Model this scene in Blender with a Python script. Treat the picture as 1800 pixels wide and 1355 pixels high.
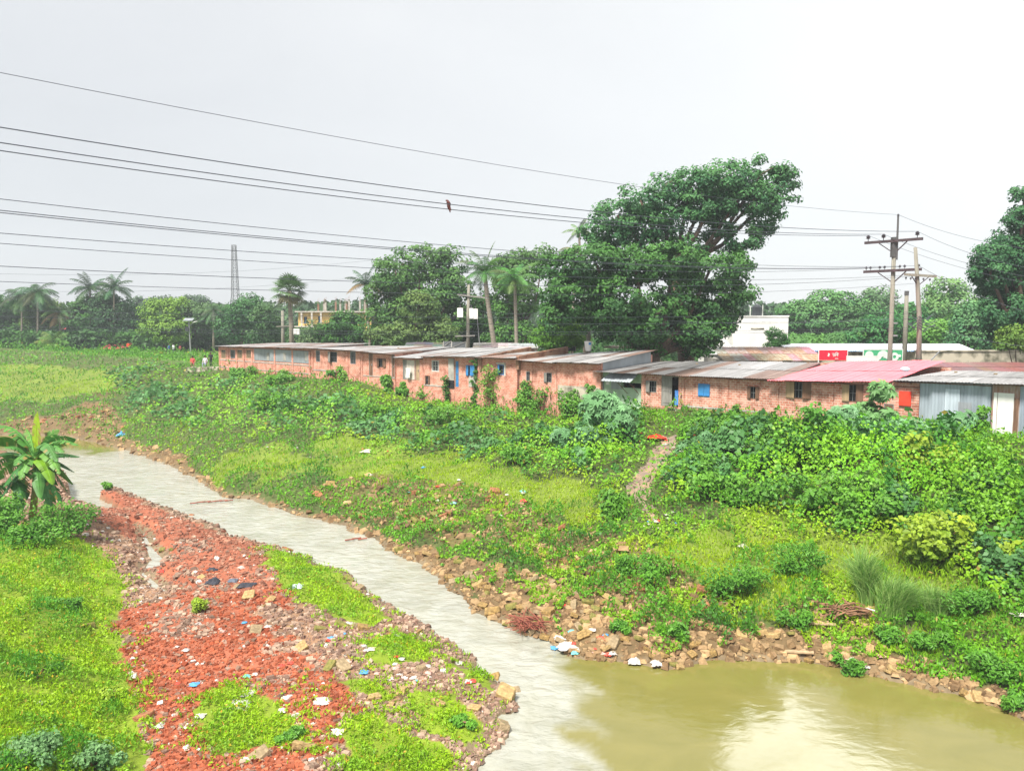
import bpy, math, random
import numpy as np
from mathutils import Vector, Matrix
random.seed(7); RNG=np.random.default_rng(11)
R=math.radians
sc=bpy.context.scene
for o in list(bpy.data.objects): bpy.data.objects.remove(o)
COL=sc.collection
# ---------------------------------------------------------------- camera
F=1400.0; CH=10.0; PITCH=math.atan((677.5-560)/F)
cd=bpy.data.cameras.new('camera'); cam=bpy.data.objects.new('camera',cd); COL.objects.link(cam)
cd.sensor_width=36; cd.lens=36*F/1800; cd.clip_end=6000; cd.clip_start=.1
cam.location=(0,0,CH); cam.rotation_euler=(R(90)-PITCH,0,0); sc.camera=cam
# ---------------------------------------------------------------- light: overcast, soft sun high on the left, behind the camera
SUN_EL,SUN_AZ=58,215
w=bpy.data.worlds.new('World'); sc.world=w; w.use_nodes=True
N=w.node_tree.nodes; Lk=w.node_tree.links; N.clear()
def nd(t,**k):
    n=N.new(t)
    for a,b in k.items(): setattr(n,a,b)
    return n
def mth(op,a,b=None,c=None,clamp=False):
    n=N.new('ShaderNodeMath'); n.operation=op; n.use_clamp=clamp
    for i,x in enumerate((a,b,c)):
        if x is None: continue
        if isinstance(x,(int,float)): n.inputs[i].default_value=x
        else: Lk.new(x,n.inputs[i])
    return n.outputs[0]
out=nd('ShaderNodeOutputWorld'); tc=nd('ShaderNodeTexCoord'); sx=nd('ShaderNodeSeparateXYZ')
Lk.new(tc.outputs['Generated'],sx.inputs[0])
X,Y,Z=sx.outputs
sky=nd('ShaderNodeTexSky'); sky.sky_type='NISHITA'; sky.sun_disc=False; sky.sun_elevation=R(SUN_EL); sky.sun_rotation=R(SUN_AZ)
b1=nd('ShaderNodeBackground'); b1.inputs[1].default_value=.004; Lk.new(sky.outputs[0],b1.inputs[0])
nz=nd('ShaderNodeTexNoise'); nz.inputs['Scale'].default_value=1.6; nz.inputs['Detail'].default_value=5; nz.inputs['Distortion'].default_value=.6
mp=nd('ShaderNodeMapping'); mp.inputs['Scale'].default_value=(1,1,2.6); Lk.new(tc.outputs['Generated'],mp.inputs[0]); Lk.new(mp.outputs[0],nz.inputs['Vector'])
# brightness grows to the right (thin cloud), a grey bank low on the left
rx=mth('MULTIPLY_ADD',X,.95,.50,True)
low=mth('SUBTRACT',1,mth('MULTIPLY',mth('ABSOLUTE',mth('SUBTRACT',Z,.13)),5,clamp=True))
low=mth('MULTIPLY',low,mth('SUBTRACT',1,rx))
f=mth('ADD',mth('MULTIPLY',rx,.62),mth('MULTIPLY',nz.outputs[0],.42))
f=mth('SUBTRACT',f,mth('MULTIPLY',low,.18),clamp=True)
cr=nd('ShaderNodeValToRGB'); e=cr.color_ramp.elements
e[0].position=.15; e[0].color=(.208,.212,.218,1); e[1].position=.85; e[1].color=(.300,.303,.301,1)
k=e.new(.5); k.color=(.246,.249,.252,1); Lk.new(f,cr.inputs[0])
# added bright sky patch above the frame, shaped to whiten the calm pool's reflection
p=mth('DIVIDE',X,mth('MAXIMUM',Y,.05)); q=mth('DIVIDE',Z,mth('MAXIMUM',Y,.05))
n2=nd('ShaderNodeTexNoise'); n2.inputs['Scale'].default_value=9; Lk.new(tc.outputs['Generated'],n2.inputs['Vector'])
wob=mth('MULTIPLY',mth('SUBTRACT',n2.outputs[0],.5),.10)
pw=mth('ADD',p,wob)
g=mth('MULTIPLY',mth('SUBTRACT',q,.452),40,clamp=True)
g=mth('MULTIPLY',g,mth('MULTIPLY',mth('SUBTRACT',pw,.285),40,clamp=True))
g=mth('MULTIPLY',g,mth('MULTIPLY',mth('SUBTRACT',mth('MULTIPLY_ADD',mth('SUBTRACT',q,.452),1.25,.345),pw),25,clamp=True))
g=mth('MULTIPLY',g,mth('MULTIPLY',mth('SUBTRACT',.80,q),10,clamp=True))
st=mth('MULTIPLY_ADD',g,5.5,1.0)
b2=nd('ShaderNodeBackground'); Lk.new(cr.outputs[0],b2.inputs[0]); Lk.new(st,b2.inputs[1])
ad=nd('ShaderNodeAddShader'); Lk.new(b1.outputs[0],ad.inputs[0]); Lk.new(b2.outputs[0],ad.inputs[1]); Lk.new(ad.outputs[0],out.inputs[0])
sl=bpy.data.lights.new('sun','SUN'); so=bpy.data.objects.new('sun',sl); COL.objects.link(so)
sl.energy=2.5; sl.angle=R(14); sl.color=(1,.95,.86); so.rotation_euler=(R(90-SUN_EL),0,R(180-SUN_AZ)); so.location=(0,0,60)
sc.view_settings.view_transform='Standard'; sc.view_settings.look='None'; sc.view_settings.exposure=1.78; sc.view_settings.gamma=1
sc.render.film_transparent=False
sc.cycles.max_bounces=6; sc.cycles.transparent_max_bounces=4; sc.cycles.diffuse_bounces=3; sc.cycles.glossy_bounces=2; sc.cycles.transmission_bounces=2

# ---------------------------------------------------------------- geometry of the view, used to place real things at real distances
cp,sp=math.cos(PITCH),math.sin(PITCH)
def ray(u,v):
    u=np.asarray(u,float); v=np.asarray(v,float)
    a=u-900; b=677.5-v
    return np.stack([a, F*cp+b*sp, -F*sp+b*cp],-1)
def aty(u,v,y):
    d=ray(u,v); return Vector((d[0]/d[1]*y,y,CH+d[2]/d[1]*y))
def atz(u,v,z):
    d=ray(u,v); t=(z-CH)/d[2]; return Vector((d[0]*t,d[1]*t,z))
def ppm(y): return F/y      # photo pixels per metre
A=np.array([-29.8,81.0]); B=np.array([22.3,34.7]); D=(B-A)/np.linalg.norm(B-A); NB=np.array([-D[1],D[0]])  # D along the row, NB to its back
GZ=4.8
def FP(u,v,off=0):
    d=ray(u,v); k=((A@NB)+off)/(d[0]*NB[0]+d[1]*NB[1])
    return (np.array([d[0]*k,d[1]*k])-A)@D, CH+d[2]*k
# ---------------------------------------------------------------- noise
_t=np.random.default_rng(3).random((256,256))
def vn(x,y,s=1.0,seed=0):
    x=np.asarray(x,float)/s+seed*17.3+500; y=np.asarray(y,float)/s+seed*31.7+500
    xi=np.floor(x).astype(int); yi=np.floor(y).astype(int); fx=x-xi; fy=y-yi
    fx=fx*fx*(3-2*fx); fy=fy*fy*(3-2*fy)
    g=lambda a,b:_t[a%256,b%256]
    return (g(xi,yi)*(1-fx)+g(xi+1,yi)*fx)*(1-fy)+(g(xi,yi+1)*(1-fx)+g(xi+1,yi+1)*fx)*fy
def fn(x,y,s,seed=0): return (vn(x,y,s,seed)*.5+vn(x,y,s/2.1,seed+1)*.3+vn(x,y,s/4.3,seed+2)*.2)
# ---------------------------------------------------------------- river edges
farpx=[(110,768),(215,790),(290,815),(350,848),(385,872),(440,878),(520,905),(600,925),(660,952),(720,985),(780,1020),(830,1068),(880,1098),(950,1130),(1010,1160),(1080,1168),(1180,1180),(1260,1160),(1420,1163),(1500,1182),(1600,1200),(1680,1218),(1760,1250),(1850,1290),(2200,1450)]
nearpx=[(95,842),(125,868),(118,890),(140,905),(215,900),(180,872),(195,862),(240,870),(330,908),(400,937),(480,962),(540,978),(620,1012),(655,1052),(740,1092),(800,1132),(850,1182),(905,1215),(918,1240),(880,1262),(890,1290),(850,1330),(825,1370),(790,1440),(700,1700)]
W0=lambda l:np.array([[*atz(u,v,0.0)[:2]] for u,v in l])
fe=np.vstack([[[-400,75],[-70,72]],W0(farpx),[[60,0],[200,-60]]]); ne=np.vstack([[[-400,60],[-60,62],[-36,55]],W0(nearpx),[[-8,-60]]])
river=np.vstack([fe,ne[::-1]])
def pip(P,poly):
    x,y=P[:,0],P[:,1]; c=np.zeros(len(P),bool); n=len(poly); j=n-1
    for i in range(n):
        xi,yi=poly[i]; xj,yj=poly[j]
        if yi!=yj: c^=((yi>y)!=(yj>y))&(x<(xj-xi)*(y-yi)/(yj-yi)+xi)
        j=i
    return c
def pld(P,L,closed=False):
    d=np.full(len(P),1e18); L2=np.vstack([L,L[:1]]) if closed else L
    for a,b in zip(L2[:-1],L2[1:]):
        ab=b-a; t=np.clip(((P-a)@ab)/max(ab@ab,1e-9),0,1); q=P-a-t[:,None]*ab
        d=np.minimum(d,(q*q).sum(1))
    return np.sqrt(d)
def sdf(P,poly): return np.where(pip(P,poly),1,-1)*pld(P,poly,True)
pudpx=[[(240,925),(262,935),(275,960),(300,985),(285,1000),(262,1005),(300,1035),(330,1045),(300,1052),(262,1040),(238,1010),(255,985),(245,955)],
       [(118,893),(140,882),(175,885),(200,900),(180,908),(140,905)]]
pud=[W0(p) for p in pudpx]
# distances to both banks (signed, positive on the land side), kept on a raster
gx=np.arange(-150,110,.3); gy=np.arange(4,170,.3); GX,GY=np.meshgrid(gx,gy,indexing='ij'); GP=np.stack([GX.ravel(),GY.ravel()],1)
GP=GP+np.stack([fn(GP[:,0],GP[:,1],1.3,201)-.5,fn(GP[:,0],GP[:,1],1.3,207)-.5],1)*.9
_in=pip(GP,river); _fs=GP[:,1]>np.interp(GP[:,0],fe[:,0],fe[:,1])
SF=(np.where(_fs&~_in,1,-1)*pld(GP,fe)).reshape(GX.shape); SN=(np.where(_in|_fs,-1,1)*pld(GP,ne)).reshape(GX.shape)
def look(G,P):
    a=np.clip((P[:,0]-gx[0])/.3,0,len(gx)-1.001); b=np.clip((P[:,1]-gy[0])/.3,0,len(gy)-1.001); i=a.astype(int); j=b.astype(int); a=a-i; b=b-j
    return (G[i,j]*(1-a)+G[i+1,j]*a)*(1-b)+(G[i,j+1]*(1-a)+G[i+1,j+1]*a)*b
def farside(P): return look(SF,P)>0
def inriver(P): return (look(SF,P)<=0)&(look(SN,P)<=0)
def bank(P): return np.abs(look(SF,P))
def height(x,y):
    x=np.atleast_1d(np.asarray(x,float)); y=np.atleast_1d(np.asarray(y,float)); P=np.stack([x,y],1)
    sf=look(SF,P); sn=look(SN,P); far=sf>0; ins=~far&(sn<=0); df=np.abs(sf); dn=np.abs(sn)
    dh=-((P-A)@NB)
    n1=fn(x,y,3.0,1)-.5; n2=fn(x,y,.9,5)-.5
    t=df/(df+np.maximum(dh,0)+1e-3)
    hf=.45*(1-np.exp(-df/.9))+ (GZ-.45)*t**1.12
    hf+= (n1*.9+n2*.35)*np.clip(df/2,0,1)*np.clip(dh/4,0,1)
    ss=(P-A)@D; dip=1.15*np.clip((ss-23)/8,0,1)*np.clip((53-ss)/7,0,1); hf-=dip*t**3
    hf=np.where(dh<=0,GZ-dip*np.clip((dh+3.2)/1.6,0,1),hf)+.5*np.exp(-(dh/4.5)**2)*np.clip((-x-34)/5,0,1)
    left=np.clip((-x-9.5+(y-18)*-.45)/4,0,1)
    hn=.30*(1-np.exp(-dn/.8))+.12*(n1+n2)+.07*np.clip(dn/3,0,1)+left*(.9+.5*n1)
    hn=np.maximum(hn,.05+.04*n2)
    for pp in pud:
        s=sdf(P,pp); hn=np.where(s>-.35,np.minimum(hn,np.interp(s,[-.35,.12,.5],[.25,.03,-.10])),hn)
    hr=-.05-np.minimum(1.2,.45*np.minimum(df,dn))+.10*n2*np.clip(np.minimum(df,dn),0,1)
    return np.where(ins,hr,np.where(far,hf,hn))
HG=height(GX.ravel(),GY.ravel()).reshape(GX.shape)
def hit(u,v):
    u=np.atleast_1d(np.asarray(u,float)); v=np.atleast_1d(np.asarray(v,float)); d=ray(u,v); d=d/d[:,1:2]
    ys=np.geomspace(12,180,150); res=np.full(len(u),180.0); done=np.zeros(len(u),bool)
    prev=np.full(len(u),12.0)
    for y in ys:
        z=CH+d[:,2]*y; h=np.maximum(look(HG,np.stack([d[:,0]*y,np.full(len(u),y)],1)),0)
        n=(z<h)&~done; res[n]=y; done|=n; prev=np.where(done,prev,y)
    lo=prev; hi=res.copy()
    for _ in range(9):
        m=(lo+hi)/2; z=CH+d[:,2]*m; h=np.maximum(look(HG,np.stack([d[:,0]*m,m],1)),0); b=z<h; hi=np.where(b,m,hi); lo=np.where(b,lo,m)
    return np.stack([d[:,0]*hi,hi,np.maximum(height(d[:,0]*hi,hi),-.0)],1)
def H1(u,v): return Vector(hit(u,v)[0])
def zone(px):
    a=hit([p[0] for p in px],[p[1] for p in px]); return a[:,:2]
# ---------------------------------------------------------------- materials
def mat(name,col,rough=.8,var=.25,scale=3.0,bump=0,bscale=20,metal=0,attr=False,trans=0,spec=.3,col2=None,stretch=(1,1,1),detail=6,thr=None,obj=True):
    m=bpy.data.materials.new(name); m.use_nodes=True; t=m.node_tree; n=t.nodes; l=t.links; bs=n['Principled BSDF']
    bs.inputs['Roughness'].default_value=rough; bs.inputs['Metallic'].default_value=metal; bs.inputs['Specular IOR Level'].default_value=spec
    tc=n.new('ShaderNodeTexCoord'); mp=n.new('ShaderNodeMapping'); mp.inputs['Scale'].default_value=stretch; l.new(tc.outputs['Object'],mp.inputs[0])
    nz=n.new('ShaderNodeTexNoise'); nz.inputs['Scale'].default_value=scale; nz.inputs['Detail'].default_value=detail; l.new(mp.outputs[0],nz.inputs['Vector'])
    cr=n.new('ShaderNodeValToRGB'); e=cr.color_ramp.elements
    c2=col2 or tuple(c*(1-var) for c in col)
    lo,hi=thr or (.3,.7)
    e[0].position=lo; e[1].position=hi; e[0].color=(*c2,1); e[1].color=(*(tuple(min(1,c*(1+var*.5)) for c in col) if not col2 else col),1)
    l.new(nz.outputs[0],cr.inputs[0]); src=cr.outputs[0]
    if attr:
        at=n.new('ShaderNodeAttribute'); at.attribute_name='Col'; mx=n.new('ShaderNodeMix'); mx.data_type='RGBA'; mx.blend_type='MULTIPLY'; mx.inputs[0].default_value=1
        l.new(at.outputs['Color'],mx.inputs[6]); l.new(src,mx.inputs[7]); src=mx.outputs[2]
    l.new(src,bs.inputs['Base Color'])
    if bump:
        b=n.new('ShaderNodeBump'); b.inputs['Strength'].default_value=bump; b.inputs['Distance'].default_value=.05; nb=n.new('ShaderNodeTexNoise'); nb.inputs['Scale'].default_value=bscale; nb.inputs['Detail'].default_value=5
        l.new(mp.outputs[0],nb.inputs['Vector']); l.new(nb.outputs[0],b.inputs['Height']); l.new(b.outputs[0],bs.inputs['Normal'])
    if trans:
        tr=n.new('ShaderNodeBsdfTranslucent'); l.new(src,tr.inputs[0]); ms=n.new('ShaderNodeMixShader'); ms.inputs[0].default_value=trans
        l.new(bs.outputs[0],ms.inputs[1]); l.new(tr.outputs[0],ms.inputs[2]); l.new(ms.outputs[0],n['Material Output'].inputs[0])
    return m
leafm=mat('leaf',(1,1,1),.5,.16,2.5,attr=True,trans=.3,spec=.35,detail=2)
treem=mat('tree_leaf',(1,1,1),.55,.22,.8,attr=True,trans=.22,spec=.3,detail=3)
def brick(name,c1,c2,mortar,bw=.27,rh=.115,ms=.014,pale=.45):
    m=bpy.data.materials.new(name); m.use_nodes=True; t=m.node_tree; n=t.nodes; l=t.links; bs=n['Principled BSDF']; bs.inputs['Roughness'].default_value=.9; bs.inputs['Specular IOR Level'].default_value=.15
    tc=n.new('ShaderNodeTexCoord'); s=n.new('ShaderNodeSeparateXYZ'); l.new(tc.outputs['Object'],s.inputs[0])
    a=n.new('ShaderNodeMath'); a.operation='ADD'; l.new(s.outputs[0],a.inputs[0]); l.new(s.outputs[1],a.inputs[1])
    nw=n.new('ShaderNodeTexNoise'); nw.inputs['Scale'].default_value=5; l.new(tc.outputs['Object'],nw.inputs['Vector'])
    a2=n.new('ShaderNodeMath'); a2.operation='MULTIPLY_ADD'; l.new(nw.outputs[0],a2.inputs[0]); a2.inputs[1].default_value=.07; l.new(s.outputs[2],a2.inputs[2])
    c=n.new('ShaderNodeCombineXYZ'); l.new(a.outputs[0],c.inputs[0]); l.new(a2.outputs[0],c.inputs[1])
    br=n.new('ShaderNodeTexBrick'); l.new(c.outputs[0],br.inputs['Vector']); br.inputs['Scale'].default_value=1; br.inputs['Brick Width'].default_value=bw; br.inputs['Row Height'].default_value=rh; br.inputs['Mortar Size'].default_value=ms; br.inputs['Mortar Smooth'].default_value=.4
    br.inputs['Color1'].default_value=(*c1,1); br.inputs['Color2'].default_value=(*c2,1); br.inputs['Mortar'].default_value=(*mortar,1)
    nz=n.new('ShaderNodeTexNoise'); nz.inputs['Scale'].default_value=2.2; nz.inputs['Detail'].default_value=8; nz.inputs['Roughness'].default_value=.7; l.new(tc.outputs['Object'],nz.inputs['Vector'])
    cr=n.new('ShaderNodeValToRGB'); cr.color_ramp.elements[0].position=.44; cr.color_ramp.elements[1].position=.62; l.new(nz.outputs[0],cr.inputs[0])
    ml=n.new('ShaderNodeMath'); ml.operation='MULTIPLY'; l.new(cr.outputs[0],ml.inputs[0]); ml.inputs[1].default_value=pale
    mx=n.new('ShaderNodeMix'); mx.data_type='RGBA'; l.new(ml.outputs[0],mx.inputs[0]); l.new(br.outputs['Color'],mx.inputs[6]); mx.inputs[7].default_value=(*[x*1.02 for x in mortar],1)
    # dark damp and soot stains
    n3=n.new('ShaderNodeTexNoise'); n3.inputs['Scale'].default_value=1.1; n3.inputs['Detail'].default_value=9; n3.inputs['Roughness'].default_value=.75; l.new(tc.outputs['Object'],n3.inputs['Vector'])
    r3=n.new('ShaderNodeValToRGB'); r3.color_ramp.elements[0].position=.36; r3.color_ramp.elements[1].position=.52; r3.color_ramp.elements[0].color=(.42,.38,.36,1); r3.color_ramp.elements[1].color=(1,1,1,1); l.new(n3.outputs[0],r3.inputs[0])
    m2=n.new('ShaderNodeMix'); m2.data_type='RGBA'; m2.blend_type='MULTIPLY'; m2.inputs[0].default_value=.8; l.new(mx.outputs[2],m2.inputs[6]); l.new(r3.outputs[0],m2.inputs[7])
    l.new(m2.outputs[2],bs.inputs['Base Color'])
    b=n.new('ShaderNodeBump'); b.inputs['Strength'].default_value=.7; b.inputs['Distance'].default_value=.03; l.new(br.outputs['Fac'],b.inputs['Height']); b.invert=True; l.new(b.outputs[0],bs.inputs['Normal'])
    return m
M={}
M['brick']=brick('salmon_brick',(.56,.18,.12),(.66,.28,.195),(.70,.48,.39))
M['brick2']=brick('banded_brick',(.48,.155,.10),(.61,.25,.175),(.68,.48,.39),.30,.13,.022,.6)
M['brick_old']=brick('old_damp_brick',(.30,.12,.07),(.40,.19,.11),(.30,.24,.18),.27,.115,.015,.5)
M['plaster']=mat('cement_plaster',(.42,.40,.36),.9,.4,2,bump=.3)
M['plaster_pale']=mat('pale_plaster',(.55,.50,.44),.9,.3,2,bump=.2)
M['greenpaint']=mat('pale_green_paint',(.42,.55,.40),.8,.25,2)
M['greysheet']=mat('grey_sheet',(.30,.33,.35),.5,.25,1.5,metal=.2,stretch=(3,1,.6),bump=.1)
M['corr']=mat('corrugated_iron',(.48,.47,.47),.45,.3,1.2,metal=.25,attr=True,stretch=(4,.5,1),bump=.05)
M['corrside']=mat('corrugated_wall_iron',(.36,.40,.43),.5,.25,1.0,metal=.2,attr=True,stretch=(3,1,.5))
M['rust']=mat('rusty_iron',(.42,.33,.30),.7,.3,1.6,col2=(.28,.13,.08),attr=True,stretch=(5,.6,1),thr=(.35,.65))
M['red']=mat('red_painted_roof',(.90,.19,.22),.38,.15,1,attr=True,spec=.4)
M['wood']=mat('weathered_wood',(.20,.11,.07),.8,.4,6,stretch=(1,1,.15))
M['wood_pale']=mat('pale_wood',(.42,.30,.18),.8,.3,6,stretch=(1,1,.15))
M['greywood']=mat('grey_shutter',(.25,.24,.22),.8,.3,6,stretch=(1,1,.2))
M['blue']=mat('blue_paint',(.04,.22,.50),.55,.25,4,spec=.4)
M['white']=mat('white_paint',(.75,.75,.72),.7,.12,3)
M['dark']=mat('dark_interior',(.018,.018,.02),.9,.3,3)
M['glass']=mat('dark_pane',(.05,.055,.06),.15,.3,3,spec=.5)
M['metal']=mat('window_bars',(.30,.31,.32),.5,.2,5,metal=.4)
M['conc']=mat('concrete',(.44,.41,.36),.9,.3,2.5,bump=.3)
M['mould']=mat('mouldy_concrete',(.50,.45,.36),.9,.5,1.1,col2=(.09,.09,.06),thr=(.38,.56),bump=.3)
M['pole']=mat('pole_concrete',(.25,.235,.195),.9,.3,3,stretch=(4,4,.4),bump=.2)
M['poledark']=mat('pole_weathered',(.10,.10,.10),.8,.3,4,stretch=(4,4,.4))
M['cross']=mat('cross_arm',(.075,.055,.06),.8,.3,4)
M['insul']=mat('insulator',(.06,.05,.06),.4,.2,5,spec=.5)
M['wire']=mat('wire',(.07,.08,.10),.6,.1,1)
M['bark']=mat('bark',(.14,.10,.075),.95,.5,5,bump=.6,bscale=8,stretch=(2,2,.5))
M['palmbark']=mat('palm_bark',(.30,.26,.21),.95,.4,8,stretch=(.4,.4,3),bump=.4)
M['redcloth']=mat('red_cloth',(.85,.06,.03),.8,.15,8)
M['signred']=mat('sign_red',(.80,.02,.05),.5,.05,3,spec=.4)
M['signgreen']=mat('sign_green',(.06,.36,.17),.5,.08,3)
M['cream']=mat('cream_wall',(.85,.58,.20),.85,.15,1.5)
M['whitewall']=mat('white_wall',(.82,.81,.78),.85,.15,.8,stretch=(1,1,.4))
M['black']=mat('black_plastic',(.03,.035,.04),.4,.3,4,spec=.5)
M['maroon']=mat('maroon_roof',(.21,.105,.10),.6,.3,1.5,attr=True,stretch=(5,.5,1))
# ---------------------------------------------------------------- object helpers
OFF={}
def tag(o,label=None,cat=None,group=None,kind=None):
    if label:o['label']=label
    if cat:o['category']=cat
    if group:o['group']=group
    if kind:o['kind']=kind
    return o
def empty(name,loc,label,cat,group=None,rz=0):
    o=bpy.data.objects.new(name,None); COL.objects.link(o); o.location=loc; o.rotation_euler=(0,0,rz); o.empty_display_size=.3
    OFF[o.name]=Vector(loc); return tag(o,label,cat,group)
def link(o,parent=None,loc=None):
    COL.objects.link(o)
    if parent is not None: o.parent=parent; OFF[o.name]=OFF[parent.name]
    elif loc is not None: o.location=loc; OFF[o.name]=Vector(loc)
    else: OFF[o.name]=Vector((0,0,0))
    return o
def npmesh(name,V,Fc,mats,cols=None,smooth=False,mi=None):
    V=np.asarray(V,np.float32); Fc=np.asarray(Fc,np.int32); me=bpy.data.meshes.new(name); k=Fc.shape[1]
    me.vertices.add(len(V)); me.vertices.foreach_set('co',V.ravel()); me.loops.add(Fc.size); me.loops.foreach_set('vertex_index',Fc.ravel())
    me.polygons.add(len(Fc)); me.polygons.foreach_set('loop_start',np.arange(0,Fc.size,k,dtype=np.int32)); me.polygons.foreach_set('loop_total',np.full(len(Fc),k,np.int32))
    if mi is not None: me.polygons.foreach_set('material_index',np.asarray(mi,np.int32))
    for m in (mats if isinstance(mats,(list,tuple)) else [mats]): me.materials.append(m)
    me.update(calc_edges=True)
    if cols is not None:
        c=np.ones((len(V),4),np.float32); c[:,:3]=cols; a=me.color_attributes.new('Col','FLOAT_COLOR','POINT'); a.data.foreach_set('color',c.ravel())
    me.polygons.foreach_set('use_smooth',np.full(len(Fc),smooth))
    return me
def npobj(name,V,Fc,mats,cols=None,parent=None,loc=None,smooth=False,mi=None):
    V=np.asarray(V,float); off=OFF[parent.name] if parent is not None else (Vector(loc) if loc is not None else Vector((0,0,0)))
    me=npmesh(name,V-np.array(off),Fc,mats,cols,smooth,mi); return link(bpy.data.objects.new(name,me),parent,loc)
class MB:
    def __init__(s): s.v=[];s.f=[];s.m=[];s.c=[];s.col=(1,1,1)
    def add(s,vs,fs,m=0):
        b=len(s.v); s.v+= [tuple(x) for x in vs]; s.c+=[s.col]*len(vs); s.f+=[tuple(i+b for i in f) for f in fs]; s.m+=[m]*len(fs); return s
    def box(s,x0,x1,y0,y1,z0,z1,m=0):
        return s.add([(x0,y0,z0),(x1,y0,z0),(x1,y1,z0),(x0,y1,z0),(x0,y0,z1),(x1,y0,z1),(x1,y1,z1),(x0,y1,z1)],[(0,3,2,1),(4,5,6,7),(0,1,5,4),(1,2,6,5),(2,3,7,6),(3,0,4,7)],m)
    def hexa(s,p,m=0): return s.add(p,[(0,3,2,1),(4,5,6,7),(0,1,5,4),(1,2,6,5),(2,3,7,6),(3,0,4,7)],m)
    def bar(s,a,b,w,h=None,m=0):
        a=Vector(a);b=Vector(b);h=h or w;d=(b-a).normalized();u=d.cross(Vector((0,0,1)))
        if u.length<.05:u=Vector((1,0,0))
        u.normalize();t=u.cross(d);u*=w/2;t*=h/2
        return s.hexa([a-u-t,a+u-t,a+u+t,a-u+t,b-u-t,b+u-t,b+u+t,b-u+t],m)
    def tube(s,pts,rad,n=7,m=0):
        pts=[Vector(p) for p in pts]; vs=[];fs=[]
        if not hasattr(rad,'__len__'):rad=[rad]*len(pts)
        for i,p in enumerate(pts):
            d=(pts[min(i+1,len(pts)-1)]-pts[max(i-1,0)]).normalized();u=d.orthogonal().normalized() if abs(d.z)<.99 else Vector((1,0,0))
            if i and abs(d.dot(pu))<.99: u=(pu-d*pu.dot(d)).normalized()
            pu=u;t=d.cross(u)
            for k in range(n):
                a=2*math.pi*k/n; vs.append(p+(u*math.cos(a)+t*math.sin(a))*rad[i])
        for i in range(len(pts)-1):
            for k in range(n): fs.append((i*n+k,i*n+(k+1)%n,(i+1)*n+(k+1)%n,(i+1)*n+k))
        fs.append(tuple(range(n))[::-1]); fs.append(tuple((len(pts)-1)*n+k for k in range(n)))
        return s.add(vs,fs,m)
    def sph(s,c,r,n=8,k=5,m=0):
        c=Vector(c); r=r if hasattr(r,'__len__') else (r,r,r); vs=[c+Vector((0,0,-r[2]))];fs=[]
        for j in range(1,k):
            b=-math.pi/2+math.pi*j/k
            for i in range(n):
                a=2*math.pi*i/n; vs.append(c+Vector((r[0]*math.cos(a)*math.cos(b),r[1]*math.sin(a)*math.cos(b),r[2]*math.sin(b))))
        vs.append(c+Vector((0,0,r[2])))
        for i in range(n): fs.append((0,1+(i+1)%n,1+i)); fs.append((len(vs)-1,1+(k-2)*n+i,1+(k-2)*n+(i+1)%n))
        for j in range(k-2):
            for i in range(n): fs.append((1+j*n+i,1+j*n+(i+1)%n,1+(j+1)*n+(i+1)%n,1+(j+1)*n+i))
        return s.add(vs,fs,m)
    def obj(s,name,mats,parent=None,loc=None,smooth=False,local=False):
        me=bpy.data.meshes.new(name)
        off=Vector((0,0,0)) if local else (OFF[parent.name] if parent is not None else (Vector(loc) if loc is not None else Vector((0,0,0))))
        me.from_pydata([tuple(Vector(v)-off) for v in s.v],[],s.f)
        for m in (mats if isinstance(mats,(list,tuple)) else [mats]): me.materials.append(m)
        me.polygons.foreach_set('material_index',s.m); me.polygons.foreach_set('use_smooth',[smooth]*len(s.f))
        if any(c!=(1,1,1) for c in s.c):
            a=me.color_attributes.new('Col','FLOAT_COLOR','POINT'); a.data.foreach_set('color',[x for c in s.c for x in (*c,1)])
        else:
            a=me.color_attributes.new('Col','FLOAT_COLOR','POINT'); a.data.foreach_set('color',[1.0]*(4*len(s.v)))
        me.update(); o=bpy.data.objects.new(name,me)
        return link(o,parent,loc)
# leaves as small folded rhombi
def leaves(P,Nn,L,col,wr=.38,rng=RNG,droop=0.0,axis=None):
    n=len(P); L=np.broadcast_to(L,(n,)); Nn=Nn/np.maximum(np.linalg.norm(Nn,axis=1,keepdims=True),1e-6)
    a=rng.normal(size=(n,3)) if axis is None else axis+rng.normal(size=(n,3))*.25
    a[:,2]-=droop; a-= (a*Nn).sum(1,keepdims=True)*Nn*.85
    a/=np.maximum(np.linalg.norm(a,axis=1,keepdims=True),1e-6); b=np.cross(Nn,a); b/=np.maximum(np.linalg.norm(b,axis=1,keepdims=True),1e-6)
    L1=L[:,None]; V=np.empty((n,4,3)); V[:,0]=P-a*L1*.45; V[:,2]=P+a*L1*.55-Nn*L1*.12; V[:,1]=P+b*L1*wr+Nn*L1*.07; V[:,3]=P-b*L1*wr+Nn*L1*.07
    return V.reshape(-1,3),np.arange(4*n).reshape(n,4),np.repeat(col,4,axis=0)
def unit(n,rng=RNG):
    v=rng.normal(size=(n,3)); return v/np.linalg.norm(v,axis=1,keepdims=True)
def tints(n,c1,c2,t=None,jit=.22,rng=RNG):
    t=rng.random(n) if t is None else np.clip(t,0,1)
    c=np.array(c1)*(1-t[:,None])+np.array(c2)*t[:,None]
    return np.clip(c*(1+(rng.random((n,1))-.5)*2*jit),0,1)
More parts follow.
